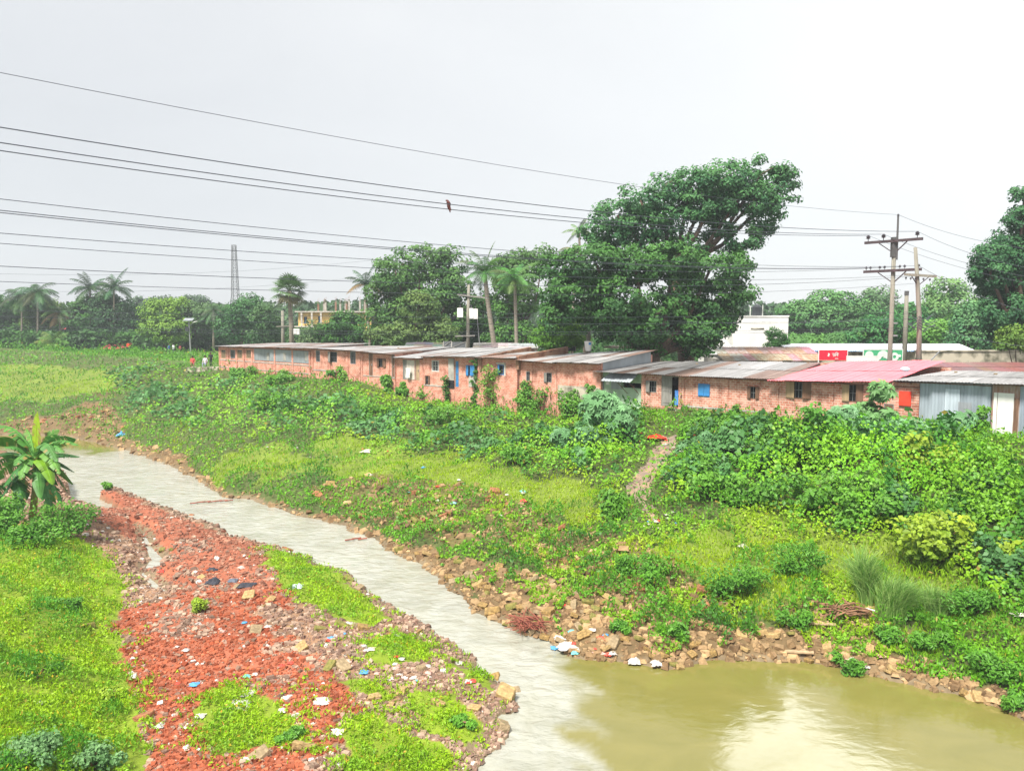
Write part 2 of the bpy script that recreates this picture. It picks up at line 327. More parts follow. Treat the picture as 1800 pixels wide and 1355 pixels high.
# ================================================================ GROUND
Zn={k:zone(v) for k,v in dict(
 g1=[(-400,900),(60,925),(150,945),(205,990),(218,1060),(198,1105),(228,1150),(232,1230),(255,1300),(245,1500),(-500,1500)],
 g2=[(370,1215),(440,1200),(500,1245),(540,1290),(500,1312),(380,1328),(345,1262)],
 g3=[(470,965),(560,985),(600,1010),(640,1050),(690,1085),(650,1100),(600,1090),(560,1070),(510,1040),(462,990)],
 g4=[(632,1130),(700,1108),(765,1130),(740,1162),(660,1168)],
 g5=[(585,1195),(640,1190),(702,1215),(690,1235),(610,1215)],
 g6=[(720,1222),(800,1208),(850,1288),(820,1310),(745,1292),(722,1250)],
 g7=[(595,1282),(650,1255),(720,1290),(805,1330),(780,1460),(620,1460)],
 g8=[(800,1165),(830,1165),(880,1200),(860,1215),(815,1195)]).items()}
Zr=[zone(p) for p in [[(205,1080),(300,1045),(400,1065),(470,1110),(560,1170),(600,1215),(660,1255),(590,1290),(540,1330),(520,1500),(250,1500),(252,1300),(232,1200),(225,1130)],
 [(160,870),(240,878),(330,915),(430,945),(490,1000),(530,1060),(440,1075),(300,1048),(255,965),(180,925)]]]
Zpath=zone([(1162,765),(1196,768),(1176,815),(1152,850),(1142,880),(1162,922),(1142,922),(1124,885),(1097,860),(1134,815)])
Zyel=[zone(p) for p in [[(560,780),(700,775),(900,830),(1050,870),(1020,900),(880,880),(700,850),(600,830)],[(-100,650),(60,640),(200,660),(190,690),(80,700),(-100,690)],[(1150,950),(1400,900),(1550,980),(1800,1060),(1800,1110),(1500,1060),(1300,1040)],[(380,800),(470,790),(560,820),(480,850),(400,850)]]]
Zbush=[zone(p) for p in [[(180,652),(300,640),(385,645),(560,645),(690,690),(770,700),(1000,720),(1130,700),(1150,760),(1140,850),(1060,850),(900,810),(780,800),(640,775),(420,765),(240,735)],
 [(1195,780),(1300,745),(1500,715),(1800,760),(2000,780),(2000,1080),(1800,1050),(1620,1005),(1480,930),(1330,900),(1210,860)]]]
Zrock=[zone(p) for p in [[(650,945),(760,965),(850,990),(960,1015),(1100,1035),(1190,1080),(1300,1105),(1420,1118),(1560,1140),(1700,1190),(1800,1230),(1790,1262),(1680,1219),(1500,1184),(1260,1164),(1180,1182),(1010,1162),(880,1100),(780,1022),(720,988)],
 [(20,738),(120,722),(150,706),(192,706),(215,745),(225,785),(110,766),(-60,762)],[(215,765),(330,800),(350,850),(210,790)]]]
Zrock2=[zone(p) for p in [[(540,860),(640,835),(860,860),(1000,930),(1150,960),(1260,1040),(1300,1090),(1100,1030),(960,1000),(800,960),(600,900)],[(1360,1060),(1520,1060),(1600,1100),(1580,1160),(1380,1120)],[(160,690),(205,688),(200,697),(165,697)]]]
def inz(P,zs,jit=.5):
    J=P+np.stack([fn(P[:,0],P[:,1],.8,21)-.5,fn(P[:,0],P[:,1],.8,27)-.5],1)*jit*2
    r=np.zeros(len(P),bool)
    for z in zs: r|=pip(J,z)
    return r
def soft(P,zs,w=1.0,warp=2.2):
    r=np.full(len(P),-9.0); J=P+np.stack([fn(P[:,0],P[:,1],2.4,221)-.5,fn(P[:,0],P[:,1],2.4,227)-.5],1)*2*warp
    for z in zs: r=np.maximum(r,sdf(J,z))
    return np.clip(r/w+.5,0,1)
GG=[Zn[k] for k in Zn]
# one sheet from the near bank to the horizon
ys=np.concatenate([np.geomspace(7,130,520),np.geomspace(134,600,26)]); ta=np.concatenate([np.linspace(-1.9,-.86,26)[:-1],np.linspace(-.86,.86,560),np.linspace(.86,1.9,26)[1:]])
YY,TT=np.meshgrid(ys,ta,indexing='ij'); XX=TT*(YY+5); P=np.stack([XX.ravel(),YY.ravel()],1)
HH=height(P[:,0],P[:,1]); V=np.column_stack([P,HH])
nr,nc=YY.shape; idx=np.arange(nr*nc).reshape(nr,nc); Fq=np.stack([idx[:-1,:-1],idx[:-1,1:],idx[1:,1:],idx[1:,:-1]],-1).reshape(-1,4)
near=(P[:,1]<np.interp(P[:,0],fe[:,0],fe[:,1])); ng=inz(P,GG); nred=inz(P,Zr,.7); rk=inz(P,Zrock); rk2=inz(P,Zrock2); yl=soft(P,Zyel,3); 
n=len(P); nzv=fn(P[:,0],P[:,1],1.2,40)[:,None]
c=np.array([.085,.11,.03])*(.7+.6*nzv)
c=np.where((yl[:,None]>.3),np.array([.16,.22,.03])*(.7+.6*nzv),c)
c=np.where(rk[:,None],np.array([.17,.115,.055])*(.6+.8*nzv),c); c=np.where((rk2&~rk)[:,None],np.array([.12,.105,.035])*(.6+.8*nzv),c)
mud=np.array([.27,.155,.09])*(.55+.9*nzv)
c=np.where(near[:,None]&~ng[:,None],mud,c); c=np.where((near&nred&~ng)[:,None],np.array([.34,.11,.06])*(.6+.8*nzv),c); c=np.where((near&ng)[:,None],np.array([.20,.28,.02])*(.7+.6*nzv),c)
c=np.where(((HH<.14)&(HH>-.3))[:,None],np.array([.20,.15,.09])*(.6+.8*nzv),c)
_bh=-((P-A)@NB); c=np.where((_bh<0)[:,None],np.where((P[:,0]<-31)[:,None],np.array([.10,.17,.03]),np.array([.12,.12,.06]))*(.6+.8*nzv),c)
gm=mat('soil',(1,1,1),.9,.3,6,attr=True,bump=.6,bscale=9)
g=npobj('ground',V,Fq,gm,c,smooth=True); tag(g,kind='structure')
# water: one sheet at z = 0, paler base colour where it runs, olive where it stands
ys=np.geomspace(8,110,260); ta=np.linspace(-1.3,1.1,330); YY,TT=np.meshgrid(ys,ta,indexing='ij'); XX=TT*(YY+3); P=np.stack([XX.ravel(),YY.ravel()],1)
nr,nc=YY.shape; idx=np.arange(nr*nc).reshape(nr,nc); Fq=np.stack([idx[:-1,:-1],idx[:-1,1:],idx[1:,1:],idx[1:,:-1]],-1).reshape(-1,4)
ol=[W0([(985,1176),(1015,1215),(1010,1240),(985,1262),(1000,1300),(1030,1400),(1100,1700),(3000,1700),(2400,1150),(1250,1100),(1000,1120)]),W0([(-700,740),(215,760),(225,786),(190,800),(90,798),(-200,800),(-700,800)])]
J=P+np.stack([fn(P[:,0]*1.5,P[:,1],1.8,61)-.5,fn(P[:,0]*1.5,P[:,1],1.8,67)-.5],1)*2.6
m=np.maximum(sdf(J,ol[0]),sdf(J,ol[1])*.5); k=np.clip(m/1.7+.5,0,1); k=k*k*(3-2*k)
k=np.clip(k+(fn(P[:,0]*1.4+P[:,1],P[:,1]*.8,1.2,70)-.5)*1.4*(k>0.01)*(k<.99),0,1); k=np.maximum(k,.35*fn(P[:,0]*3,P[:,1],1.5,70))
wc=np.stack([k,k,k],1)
wm=bpy.data.materials.new('turbid_water'); wm.use_nodes=True; t=wm.node_tree; n_=t.nodes; l=t.links; bs=n_['Principled BSDF']; bs.inputs['IOR'].default_value=1.5
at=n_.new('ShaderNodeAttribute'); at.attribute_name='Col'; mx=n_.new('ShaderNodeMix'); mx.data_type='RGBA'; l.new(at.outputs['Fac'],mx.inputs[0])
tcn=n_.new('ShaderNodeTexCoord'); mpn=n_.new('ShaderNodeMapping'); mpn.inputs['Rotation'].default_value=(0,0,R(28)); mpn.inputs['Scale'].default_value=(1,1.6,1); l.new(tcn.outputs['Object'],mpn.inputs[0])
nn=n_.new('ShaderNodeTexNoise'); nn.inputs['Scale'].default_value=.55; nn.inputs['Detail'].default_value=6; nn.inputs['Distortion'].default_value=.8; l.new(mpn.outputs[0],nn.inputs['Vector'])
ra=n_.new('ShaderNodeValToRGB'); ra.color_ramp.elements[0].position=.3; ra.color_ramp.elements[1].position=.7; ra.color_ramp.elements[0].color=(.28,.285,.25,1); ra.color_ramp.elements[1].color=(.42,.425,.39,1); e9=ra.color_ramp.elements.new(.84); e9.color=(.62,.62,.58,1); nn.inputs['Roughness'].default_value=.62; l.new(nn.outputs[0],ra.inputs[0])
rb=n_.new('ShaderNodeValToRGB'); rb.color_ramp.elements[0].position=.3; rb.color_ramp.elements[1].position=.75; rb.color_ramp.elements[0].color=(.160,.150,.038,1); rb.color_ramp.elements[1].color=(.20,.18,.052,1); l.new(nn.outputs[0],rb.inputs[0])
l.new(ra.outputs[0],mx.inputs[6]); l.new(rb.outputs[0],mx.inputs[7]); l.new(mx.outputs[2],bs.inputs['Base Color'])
bs.inputs['Roughness'].default_value=.06
w1=n_.new('ShaderNodeTexNoise'); w1.inputs['Scale'].default_value=1.7; w1.inputs['Detail'].default_value=5; w1.inputs['Distortion'].default_value=.5; l.new(mpn.outputs[0],w1.inputs['Vector'])
bp=n_.new('ShaderNodeBump'); bp.inputs['Distance'].default_value=.16; l.new(w1.outputs[0],bp.inputs['Height']); mr=n_.new('ShaderNodeMapRange'); mr.inputs['To Min'].default_value=.68; mr.inputs['To Max'].default_value=.028; l.new(at.outputs['Fac'],mr.inputs['Value']); l.new(mr.outputs[0],bp.inputs['Strength']); l.new(bp.outputs[0],bs.inputs['Normal'])
zz=np.zeros(len(P)); rr=(1-k)*np.clip(-height(P[:,0],P[:,1])*3,0,1)
zz+=rr*(.03*(fn(P[:,0]+P[:,1]*.5,P[:,1]*2,.45,80)-.5)+.05*(fn(P[:,0]*.7,P[:,1]*2.2,1.1,84)-.5))
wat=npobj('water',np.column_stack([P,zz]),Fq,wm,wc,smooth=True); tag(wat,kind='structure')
# trodden path
def sheet(name,poly,m,st=.12,lift=.03,c=None):
    lo=poly.min(0)-.5; hi=poly.max(0)+.5; xs=np.arange(lo[0],hi[0],st); ysx=np.arange(lo[1],hi[1],st); XX,YY=np.meshgrid(xs,ysx); P=np.stack([XX.ravel(),YY.ravel()],1)
    J=P+np.stack([fn(P[:,0],P[:,1],.8,21)-.5,fn(P[:,0],P[:,1],.8,27)-.5],1)*.5
    ok=pip(J,poly); nr,nc=XX.shape; idx=np.arange(nr*nc).reshape(nr,nc); Fq=np.stack([idx[:-1,:-1],idx[:-1,1:],idx[1:,1:],idx[1:,:-1]],-1).reshape(-1,4)
    Fq=Fq[ok[Fq].all(1)]; us=np.unique(Fq); mp=np.zeros(nr*nc,int); mp[us]=np.arange(len(us))
    V=np.column_stack([P[us],height(P[us,0],P[us,1])+lift]); return npobj(name,V,mp[Fq],m,smooth=True)
pm=mat('trodden_mud',(.34,.225,.145),.85,.3,2.5,col2=(.17,.14,.12),bump=.5,bscale=6)
tag(sheet('path',Zpath,pm),kind='structure')
# ================================================================ GROUND COVER
YG=(.34,.50,.015); MG=(.15,.40,.018); DG=(.038,.155,.02); BG=(.10,.27,.045); OG=(.34,.33,.02)
def sample(n,y0,y1,t0,t1,a=1.6,rng=RNG):
    u=rng.random(n); e=1-a; y=(y0**e+(y1**e-y0**e)*u)**(1/e); return np.stack([rng.uniform(t0,t1,n)*y,y],1)
def dhf(P): return -((P-A)@NB)
def canopy(P):
    m=soft(P,Zbush,3.0,2.0); m*=np.clip((dhf(P)-.3)/5,.10,1)
    far=np.clip((P[:,1]-30)/40,0,1)
    b=m*(.15+1.9*np.clip(fn(P[:,0],P[:,1],2.9,90)*1.7-.45,0,1)+.55*fn(P[:,0],P[:,1],.8,95))
    return b*(1.0-.25*far)*(1+.35*np.clip((P[:,0]-6)/6,0,1)),m
def cover():
    P=sample(490000,17.5,150,-.82,.95,1.7); df=bank(P); dh=dhf(P)
    ok=farside(P)&~inriver(P)&(df>.35)&((dh>.1)|((P[:,0]<-32)&(dh>-14)))&~pip(P+(RNG.random(P.shape)-.5)*1.3,Zpath); P=P[ok]; df=df[ok]
    rk=inz(P,Zrock); rk2=inz(P,Zrock2); q=fn(P[:,0],P[:,1],1.1,33); n=len(P)
    keep=np.where(rk,q>np.where(P[:,0]<-20,.47,.53),np.where(rk2,q>.34,True)); P=P[keep]; df=df[keep]; n=len(P); y=P[:,1]
    cn,m=canopy(P); h=height(P[:,0],P[:,1]); yl=soft(P,Zyel,4,3.0)*np.clip(fn(P[:,0],P[:,1],5,401)*3.2-.75,.1,1)
    b2=fn(P[:,0],P[:,1],1.6,50); b3=fn(P[:,0],P[:,1],6,55)
    low=(.10+.95*np.clip(fn(P[:,0],P[:,1],1.3,52)*2.6-1.2,0,1)+np.clip((y-60)/30,0,1)*1.3*np.clip(fn(P[:,0],P[:,1],4.5,57)*3-1.4,0,1))*(1-m)
    low*=np.where(yl>.4,.35,1)
    H=low+cn; z=h+H*(RNG.random(n)**.45)+.02
    t=np.clip(yl*1.1+ (b3-.48)*1.6 +(b2-.5)*1.2+.08-.35*np.clip((y-60)/30,0,1),0,1)
    col=tints(n,MG,YG,t); sp=fn(P[:,0],P[:,1],3.2,150)+(b2-.5)*.3; dk=tints(n,DG,MG,b2*1.6-.4); dk=np.where((sp>.54)[:,None],tints(n,MG,(.26,.45,.02),b2*1.2-.3),dk); dk=np.where((sp<.43)[:,None],tints(n,(.06,.19,.05),(.13,.30,.09),b2),dk); hi=(low>.28)&(m<.45); col[hi]=tints(hi.sum(),DG,MG,b2[hi]*1.5-.2); col=np.where((m>.45)[:,None],dk*(.85+.5*np.clip(b3*2-.6,0,1))[:,None],col)
    br=RNG.random(n)<.035*(1-m); col[br]=tints(br.sum(),(.30,.20,.05),OG)
    L=(.066+.0018*y)*(.7+.65*RNG.random(n))*(1+m*np.where(sp>.54,.15,np.where(sp<.43,1.1,.55))); L=np.where((yl>.4)&(m<.4),L*.8,L)
    g=.25; gx=(canopy(P+[g,0])[0]-cn)/g*m; gy=(canopy(P+[0,g])[0]-cn)/g*m
    N_=np.stack([-gx,-gy-.25,np.full(n,.9)],1)+RNG.normal(size=(n,3))*.5
    gr=(m<.3)&((yl>.35)|(RNG.random(n)<.5)); N_[gr]=RNG.normal(size=(gr.sum(),3))*[.8,1,.25]
    ax=np.zeros((n,3)); ax=RNG.normal(size=(n,3)); ax[gr]=RNG.normal(size=(gr.sum(),3))*.45+[0,0,1.0]
    wr=np.where(gr,.13,.36)[:,None]; L=np.where(gr,L*1.5,L)
    N_/=np.linalg.norm(N_,axis=1,keepdims=True); ax-=(ax*N_).sum(1,keepdims=True)*N_*.85; ax/=np.linalg.norm(ax,axis=1,keepdims=True); bb=np.cross(N_,ax); bb/=np.maximum(np.linalg.norm(bb,axis=1,keepdims=True),1e-6)
    P3=np.column_stack([P,z]); L1=L[:,None]; V=np.empty((n,4,3)); V[:,0]=P3-ax*L1*.45; V[:,2]=P3+ax*L1*.55; V[:,1]=P3+bb*L1*wr; V[:,3]=P3-bb*L1*wr
    cc=np.repeat(col,4,axis=0); V=V.reshape(n,4,3); isb=m>.5
    for nm,s in (('creeper_cover',isb),('grass',~isb)):
        k=s.sum(); o=npobj(nm,V[s].reshape(-1,3),np.arange(4*k).reshape(k,4),leafm,cc.reshape(n,4,3)[s].reshape(-1,3)); tag(o,'dense broad leaved creeper smothering the bank below the brick row' if nm[0]=='c' else 'rough grass and low weeds on the far river bank',nm.replace('_',' ').replace('creeper cover','creepers'),kind='stuff')
cover()
def nearcover():
    P=sample(330000,13,62,-.95,.12,1.6); sg=np.full(len(P),-9.0)
    for z in GG: sg=np.maximum(sg,sdf(P,z))
    ok=~farside(P)&~inriver(P)&(RNG.random(len(P))<np.clip(sg/1.1+.45+(fn(P[:,0],P[:,1],.6,301)-.5)*2.6,0,1)**1.5); P=P[ok]; n=len(P); y=P[:,1]; h=height(P[:,0],P[:,1]); k=h>.04; P=P[k];h=h[k];y=y[k];n=len(P)
    b2=fn(P[:,0],P[:,1],1.5,130); b3=fn(P[:,0],P[:,1],.5,133); big=pip(P,Zn['g1'])
    H=.05+.12*b3+np.where(big,.55*np.clip(fn(P[:,0],P[:,1],1.1,137)*3-1.45,0,1),.12*np.clip(b3*3-1.5,0,1))
    dk=np.clip(fn(P[:,0],P[:,1],1.1,137)*3-1.3,0,1)*np.where(big,1,.5)+.25*(b2-.5)
    col=tints(n,(.32,.52,.012),(.08,.29,.02),dk+(b3-.5)*.4); o=RNG.random(n)<.04; col[o]=tints(o.sum(),(.45,.25,.03),(.5,.42,.02))
    L=(.055+.0018*y)*(.7+.6*RNG.random(n)); kp=~((fn(P[:,0],P[:,1],.9,341)>.66)&(RNG.random(n)<.75)); P,h,H,y,L,col,big,dk=P[kp],h[kp],H[kp],y[kp],L[kp],col[kp],big[kp],dk[kp]; n=len(P); z=h+H*RNG.random(n)**.5; bl=RNG.random(n)<.55; L=np.where(bl,L*1.7,L)
    N_=RNG.normal(size=(n,3))*.6+[0,-.2,.8]; N_[bl]=RNG.normal(size=(bl.sum(),3))*[1,1,.25]; ax=RNG.normal(size=(n,3)); ax[bl]=RNG.normal(size=(bl.sum(),3))*.45+[0,0,1.]; V,Fc,C=leaves(np.column_stack([P,z]),N_,L,col,wr=np.where(bl,.09,.30)[:,None],axis=ax)
    V=V; tag(npobj('grass',V,Fc,leafm,C),'bright short grass and weeds on the near left bank and gravel bar','grass',kind='stuff')
nearcover()
# ================================================================ STONES
def stones(P,S,col,name,m,label,cat,flat=.6):
    n=len(P); base=np.array([(-1,-1,-1),(1,-1,-1),(1,1,-1),(-1,1,-1),(-1,-1,1),(1,-1,1),(1,1,1),(-1,1,1)],float)*.5
    V=base[None]*(1+RNG.normal(size=(n,8,3))*.16); V[:,4:,:2]*=.72; V*=S[:,None,None]*np.stack([.8+.5*RNG.random(n),.6+.5*RNG.random(n),flat*(.6+.6*RNG.random(n))],1)[:,None,:]
    a=RNG.random(n)*6.28; tl=RNG.normal(size=n)*.35; c,s=np.cos(a),np.sin(a); ct,stt=np.cos(tl),np.sin(tl)
    y2=V[...,1]*ct[:,None]-V[...,2]*stt[:,None]; z2=V[...,1]*stt[:,None]+V[...,2]*ct[:,None]
    x3=V[...,0]*c[:,None]-y2*s[:,None]; y3=V[...,0]*s[:,None]+y2*c[:,None]
    V=np.stack([x3,y3,z2],-1)+P[:,None,:]; q=np.array([(0,3,2,1),(4,5,6,7),(0,1,5,4),(1,2,6,5),(2,3,7,6),(3,0,4,7)])
    Fc=(np.arange(n)[:,None,None]*8+q[None]).reshape(-1,4)
    o=npobj(name,V.reshape(-1,3),Fc,m,np.repeat(col,8,axis=0)); return tag(o,label,cat,kind='stuff')
stonem=mat('stone',(1,1,1),.9,.35,7,attr=True,bump=.5,bscale=18)
P=sample(85000,12.5,52,-.85,.1,1.5); ok=~farside(P)&~inriver(P)&~inz(P,GG,.3); P=P[ok]; h=height(P[:,0],P[:,1]); k=h>.0; P=P[k];h=h[k]
rd=inz(P,Zr,1.0)&(fn(P[:,0],P[:,1],1.7,311)+RNG.random(len(P))*.14>.47); up=P[:,1]+8*(fn(P[:,0],P[:,1],2,313)-.5)>28
n=len(P); t=RNG.random(n)
col=tints(n,(.20,.11,.08),(.46,.33,.24),t,.35); cr_=tints(n,(.26,.055,.022),(.48,.145,.07),t,.38); cu=tints(n,(.24,.085,.05),(.42,.21,.14),t,.35); pz=RNG.random(n)<.12; cr_[pz]=tints(pz.sum(),(.20,.11,.07),(.50,.33,.25)); col=np.where(rd[:,None],np.where(up[:,None],cu,cr_),col); wt=RNG.random(n)<.02; col[wt]=(.7,.65,.6)
S=(.04+.0018*P[:,1])*(.5+1.7*RNG.random(n)**4)*np.where(rd,1,1.15); 
s1=rd
stones(np.column_stack([P,h+.01])[s1],S[s1],col[s1],'brick_gravel',stonem,'red crushed brick rubble spread over the near gravel bar','gravel')
stones(np.column_stack([P,h+.01])[~s1],S[~s1],col[~s1],'rubble',stonem,'brown pebbles and broken rubble along the near water edge','rubble')
P=sample(60000,19,75,-.8,.8,1.5); ok=farside(P)&~inriver(P)&(inz(P,Zrock)|(bank(P)<.5)|(inz(P,Zrock2)&(RNG.random(len(P))<.5))); P=P[ok]; h=height(P[:,0],P[:,1]); n=len(P)
col=tints(n,(.20,.12,.06),(.46,.31,.16),None,.35); S=(.07+.0022*P[:,1])*(.6+2.1*RNG.random(n)**4)
stones(np.column_stack([P,h+.01]),S,col,'rubble',stonem,'yellow brown stone chips filling the far water edge','rubble')
# boulders one can count: shared meshes, one object each
def rockmesh(i,c):
    import bmesh
    r=np.random.default_rng(100+i); bm=bmesh.new()
    pts=[Vector((r.uniform(-.5,.5),r.uniform(-.42,.42),r.uniform(-.32,.32))) for _ in range(5)]+[Vector((sx*.48*r.uniform(.7,1.1),sy*.38*r.uniform(.7,1.1),sz*.3*r.uniform(.7,1.1))) for sx in(-1,1) for sy in (-1,1) for sz in (-1,1)]
    for p in pts: bm.verts.new(p)
    bmesh.ops.convex_hull(bm,input=bm.verts[:]); bmesh.ops.delete(bm,geom=[v for v in bm.verts if not v.link_faces],context='VERTS')
    bmesh.ops.bevel(bm,geom=bm.edges[:],offset=.035,segments=1,affect='EDGES',profile=.5)
    me=bpy.data.meshes.new('rock'); bm.to_mesh(me); bm.free(); me.materials.append(c); return me
rc=[mat('riprap_ochre',(.42,.27,.10),.9,.5,5,col2=(.15,.10,.04),bump=.6,bscale=14),mat('riprap_tan',(.42,.29,.13),.9,.4,5,bump=.6,bscale=14),mat('riprap_moss',(.28,.23,.07),.9,.5,4,col2=(.12,.13,.03),bump=.6,bscale=14),mat('riprap_rust',(.34,.15,.07),.9,.45,5,bump=.6,bscale=14),mat('riprap_grey',(.32,.24,.14),.9,.4,5,bump=.6,bscale=14)]
rocks=[[rockmesh(i+10*j,m) for i in range(5)] for j,m in enumerate(rc)]
rr_=random.Random(5)
def rock(x,y,s,c,label,group=None,sink=.15,name='boulder'):
    o=bpy.data.objects.new(name,rocks[c][rr_.randrange(5)]); COL.objects.link(o); z=max(float(height(x,y)[0]),-.12)
    o.location=(x,y,z+s*(.26-sink)); o.rotation_euler=(rr_.uniform(-.5,.5),rr_.uniform(-.5,.5),rr_.uniform(0,6.3)); o.scale=(s*rr_.uniform(.85,1.3),s*rr_.uniform(.8,1.2),s*rr_.uniform(.6,1.0))
    tag(o,label,'boulder' if s>.3 else 'stone',group)
def scat(zs,n,t0,t1,cs,smin,smax,label,group,y0=18,y1=75,extra=None):
    k=0
    while k<n:
        P=sample(200,y0,y1,t0,t1,1.3); ok=inz(P,zs,.3)&farside(P)&~inriver(P)
        for x,y in P[ok]:
            if k>=n: break
            rock(x,y,rr_.uniform(smin,smax)*(1+.006*(y-25)),rr_.choice(cs),label,group); k+=1
scat([Zrock[0]],122,-.15,.2,[0,0,1,2,2,4],.19,.44,'ochre broken stone in the riprap beside the lower river bend','riprap stones at the far water edge')
scat([Zrock[0]],34,.2,.62,[0,1,2,1],.18,.40,'tan broken stone at the foot of the right hand bank','stones below the right hand bank')
scat(Zrock[1:2],30,-.66,-.45,[1,4,3,2],.26,.5,'pale brown stone in the heap at the upper river bend','stones heaped at the upper river bend',y0=55,y1=90)
scat(Zrock2[:1],48,-.26,.25,[3,3,0,2],.24,.48,'rusty brown stone lying among the weeds on the mid bank','stones among the weeds on the mid bank')
for u,v,s,c,lab in [(253,1262,.42,3,'rounded red brown boulder beside the left grass edge'),(535,1314,.48,1,'big pale sandstone lump at the bottom of the gravel bar'),(455,1330,.35,4,'low brown rock in front of the pale sandstone lump'),(580,1175,.42,2,'left of two touching brown boulders on the gravel bar'),(602,1172,.45,4,'reddish block leaning against another boulder on the gravel bar'),(476,1057,.34,1,'small square cut block on the mid gravel bar'),(438,1050,.5,1,'flat yellow slab near the dark plastic bags'),(520,1055,.36,4,'brown boulder right of the square cut block'),(600,1100,.40,2,'mossy boulder in the middle of the gravel bar'),(640,1105,.34,0,'ochre boulder next to the mossy one on the bar'),(612,1020,.40,2,'dark brown boulder at the upper water edge of the bar'),(770,1238,.30,1,'small tan boulder lying in the weed patch'),(888,1225,.55,1,'largest tan rock at the tip of the gravel bar'),(905,1212,.40,4,'brown rock at the very tip of the gravel bar'),(870,1190,.40,0,'ochre rock behind the tip of the gravel bar'),(885,1282,.4,4,'brown rock lying in the shallows below the bar tip'),(710,1215,.34,1,'grey tan rock above the weed patch'),(530,1140,.38,1,'yellowish rock on the muddy part of the bar'),(450,1110,.4,4,'low brown rock at the edge of the red rubble'),(155,1103,.35,2,'brown rock in the left bank grass'),(505,968,.5,3,'rusty flat rock on the bar beside the white water'),(265,815,.3,4,'small stone at the water edge below the far slope'),(335,905,.4,3,'dark stone at the upper edge of the bar')]:
    p=H1(u,v); rock(p.x,p.y,s,c,lab)

k=0; rr_.seed(23)
while k<40:   # broken stones strewn over the gravel bar
    P=sample(60,13,34,-.5,.02,1.2)
    ok=~farside(P)&~inriver(P)&~inz(P,GG,.3)&(height(P[:,0],P[:,1])>.05)&~inz(P,Zr[:1],.2)
    for x,y in P[ok]:
        if k<40: rock(x,y,rr_.uniform(.14,.34),rr_.choice([0,1,1,4,4,2]),'brown broken stone strewn over the brown part of the gravel bar','stones strewn over the gravel bar'); k+=1
# ================================================================ BRICK ROW
RZ=math.atan2(D[1],D[0])
def panel(x0,x1,z0,z1a,z1b,holes,th=.2,y=0,m=0):
    """wall along x with rectangular openings; top runs from z1a to z1b"""
    b=MB(); xs=sorted({x0,x1,*[h[0] for h in holes],*[h[1] for h in holes]}); top=max(z1a,z1b); zs=sorted({z0,*[h[2] for h in holes],*[h[3] for h in holes]})+[top]
    tz=lambda x,z:(z1a+(z1b-z1a)*(x-x0)/(x1-x0)) if z==top else z
    solid=lambda i,j:0<=i<len(xs)-1 and 0<=j<len(zs)-1 and not any(h[0]-1e-6<=(xs[i]+xs[i+1])/2<=h[1]+1e-6 and h[2]<=(zs[j]+zs[j+1])/2<=h[3] for h in holes)
    for i in range(len(xs)-1):
        for j in range(len(zs)-1):
            if not solid(i,j): continue
            a,c=xs[i],xs[i+1]; p=[(a,tz(a,zs[j])),(c,tz(c,zs[j])),(c,tz(c,zs[j+1])),(a,tz(a,zs[j+1]))]
            b.add([(q[0],y,q[1]) for q in p],[(0,1,2,3)],m); b.add([(q[0],y+th,q[1]) for q in p],[(3,2,1,0)],m)
            for (di,dj,e) in ((-1,0,(3,0)),(1,0,(1,2)),(0,-1,(0,1)),(0,1,(2,3))):
                if not solid(i+di,j+dj):
                    q,r=p[e[0]],p[e[1]]; b.add([(q[0],y,q[1]),(q[0],y+th,q[1]),(r[0],y+th,r[1]),(r[0],y,r[1])],[(0,1,2,3)],m)
    return b
def corr(b,fl,fr,bl,br,sw=.85,rows=2,tint=None,amp=.016,per=.14,jit=.05,r=None):
    """roof of separate overlapping corrugated sheets"""
    r=r or random.Random(1); fl,fr,bl,br=map(Vector,(fl,fr,bl,br)); n=max(1,round((fr-fl).length/sw)); tint=tint or (lambda a,c,r:(1,1,1))
    for i in range(n):
        for j in range(rows):
            a0,a1=i/n-.012,(i+1)/n+.012; c0,c1=j/rows-.03,(j+1)/rows+.03
            c0+=r.uniform(-.02,.02)*(j==0); c1+=r.uniform(-.02,.02); k=max(4,int((fr-fl).length/n/per*4)); lift=.012*(i%2)+.02*j; t1=r.uniform(-jit,jit)*.3; b.col=tint((i+.5)/n,(j+.5)/rows,r)
            vs=[]
            for c in (c0,c1):
                for q in range(k+1):
                    a=a0+(a1-a0)*q/k; p=(fl*(1-a)+fr*a)*(1-c)+(bl*(1-a)+br*a)*c
                    vs.append(p+Vector((0,0,amp*math.sin(q/k*(a1-a0)*(fr-fl).length/per*2*math.pi)+lift+t1*(q/k-.5))))
            b.add(vs,[(q,q+1,k+2+q,k+1+q) for q in range(k)])
    b.col=(1,1,1); return b
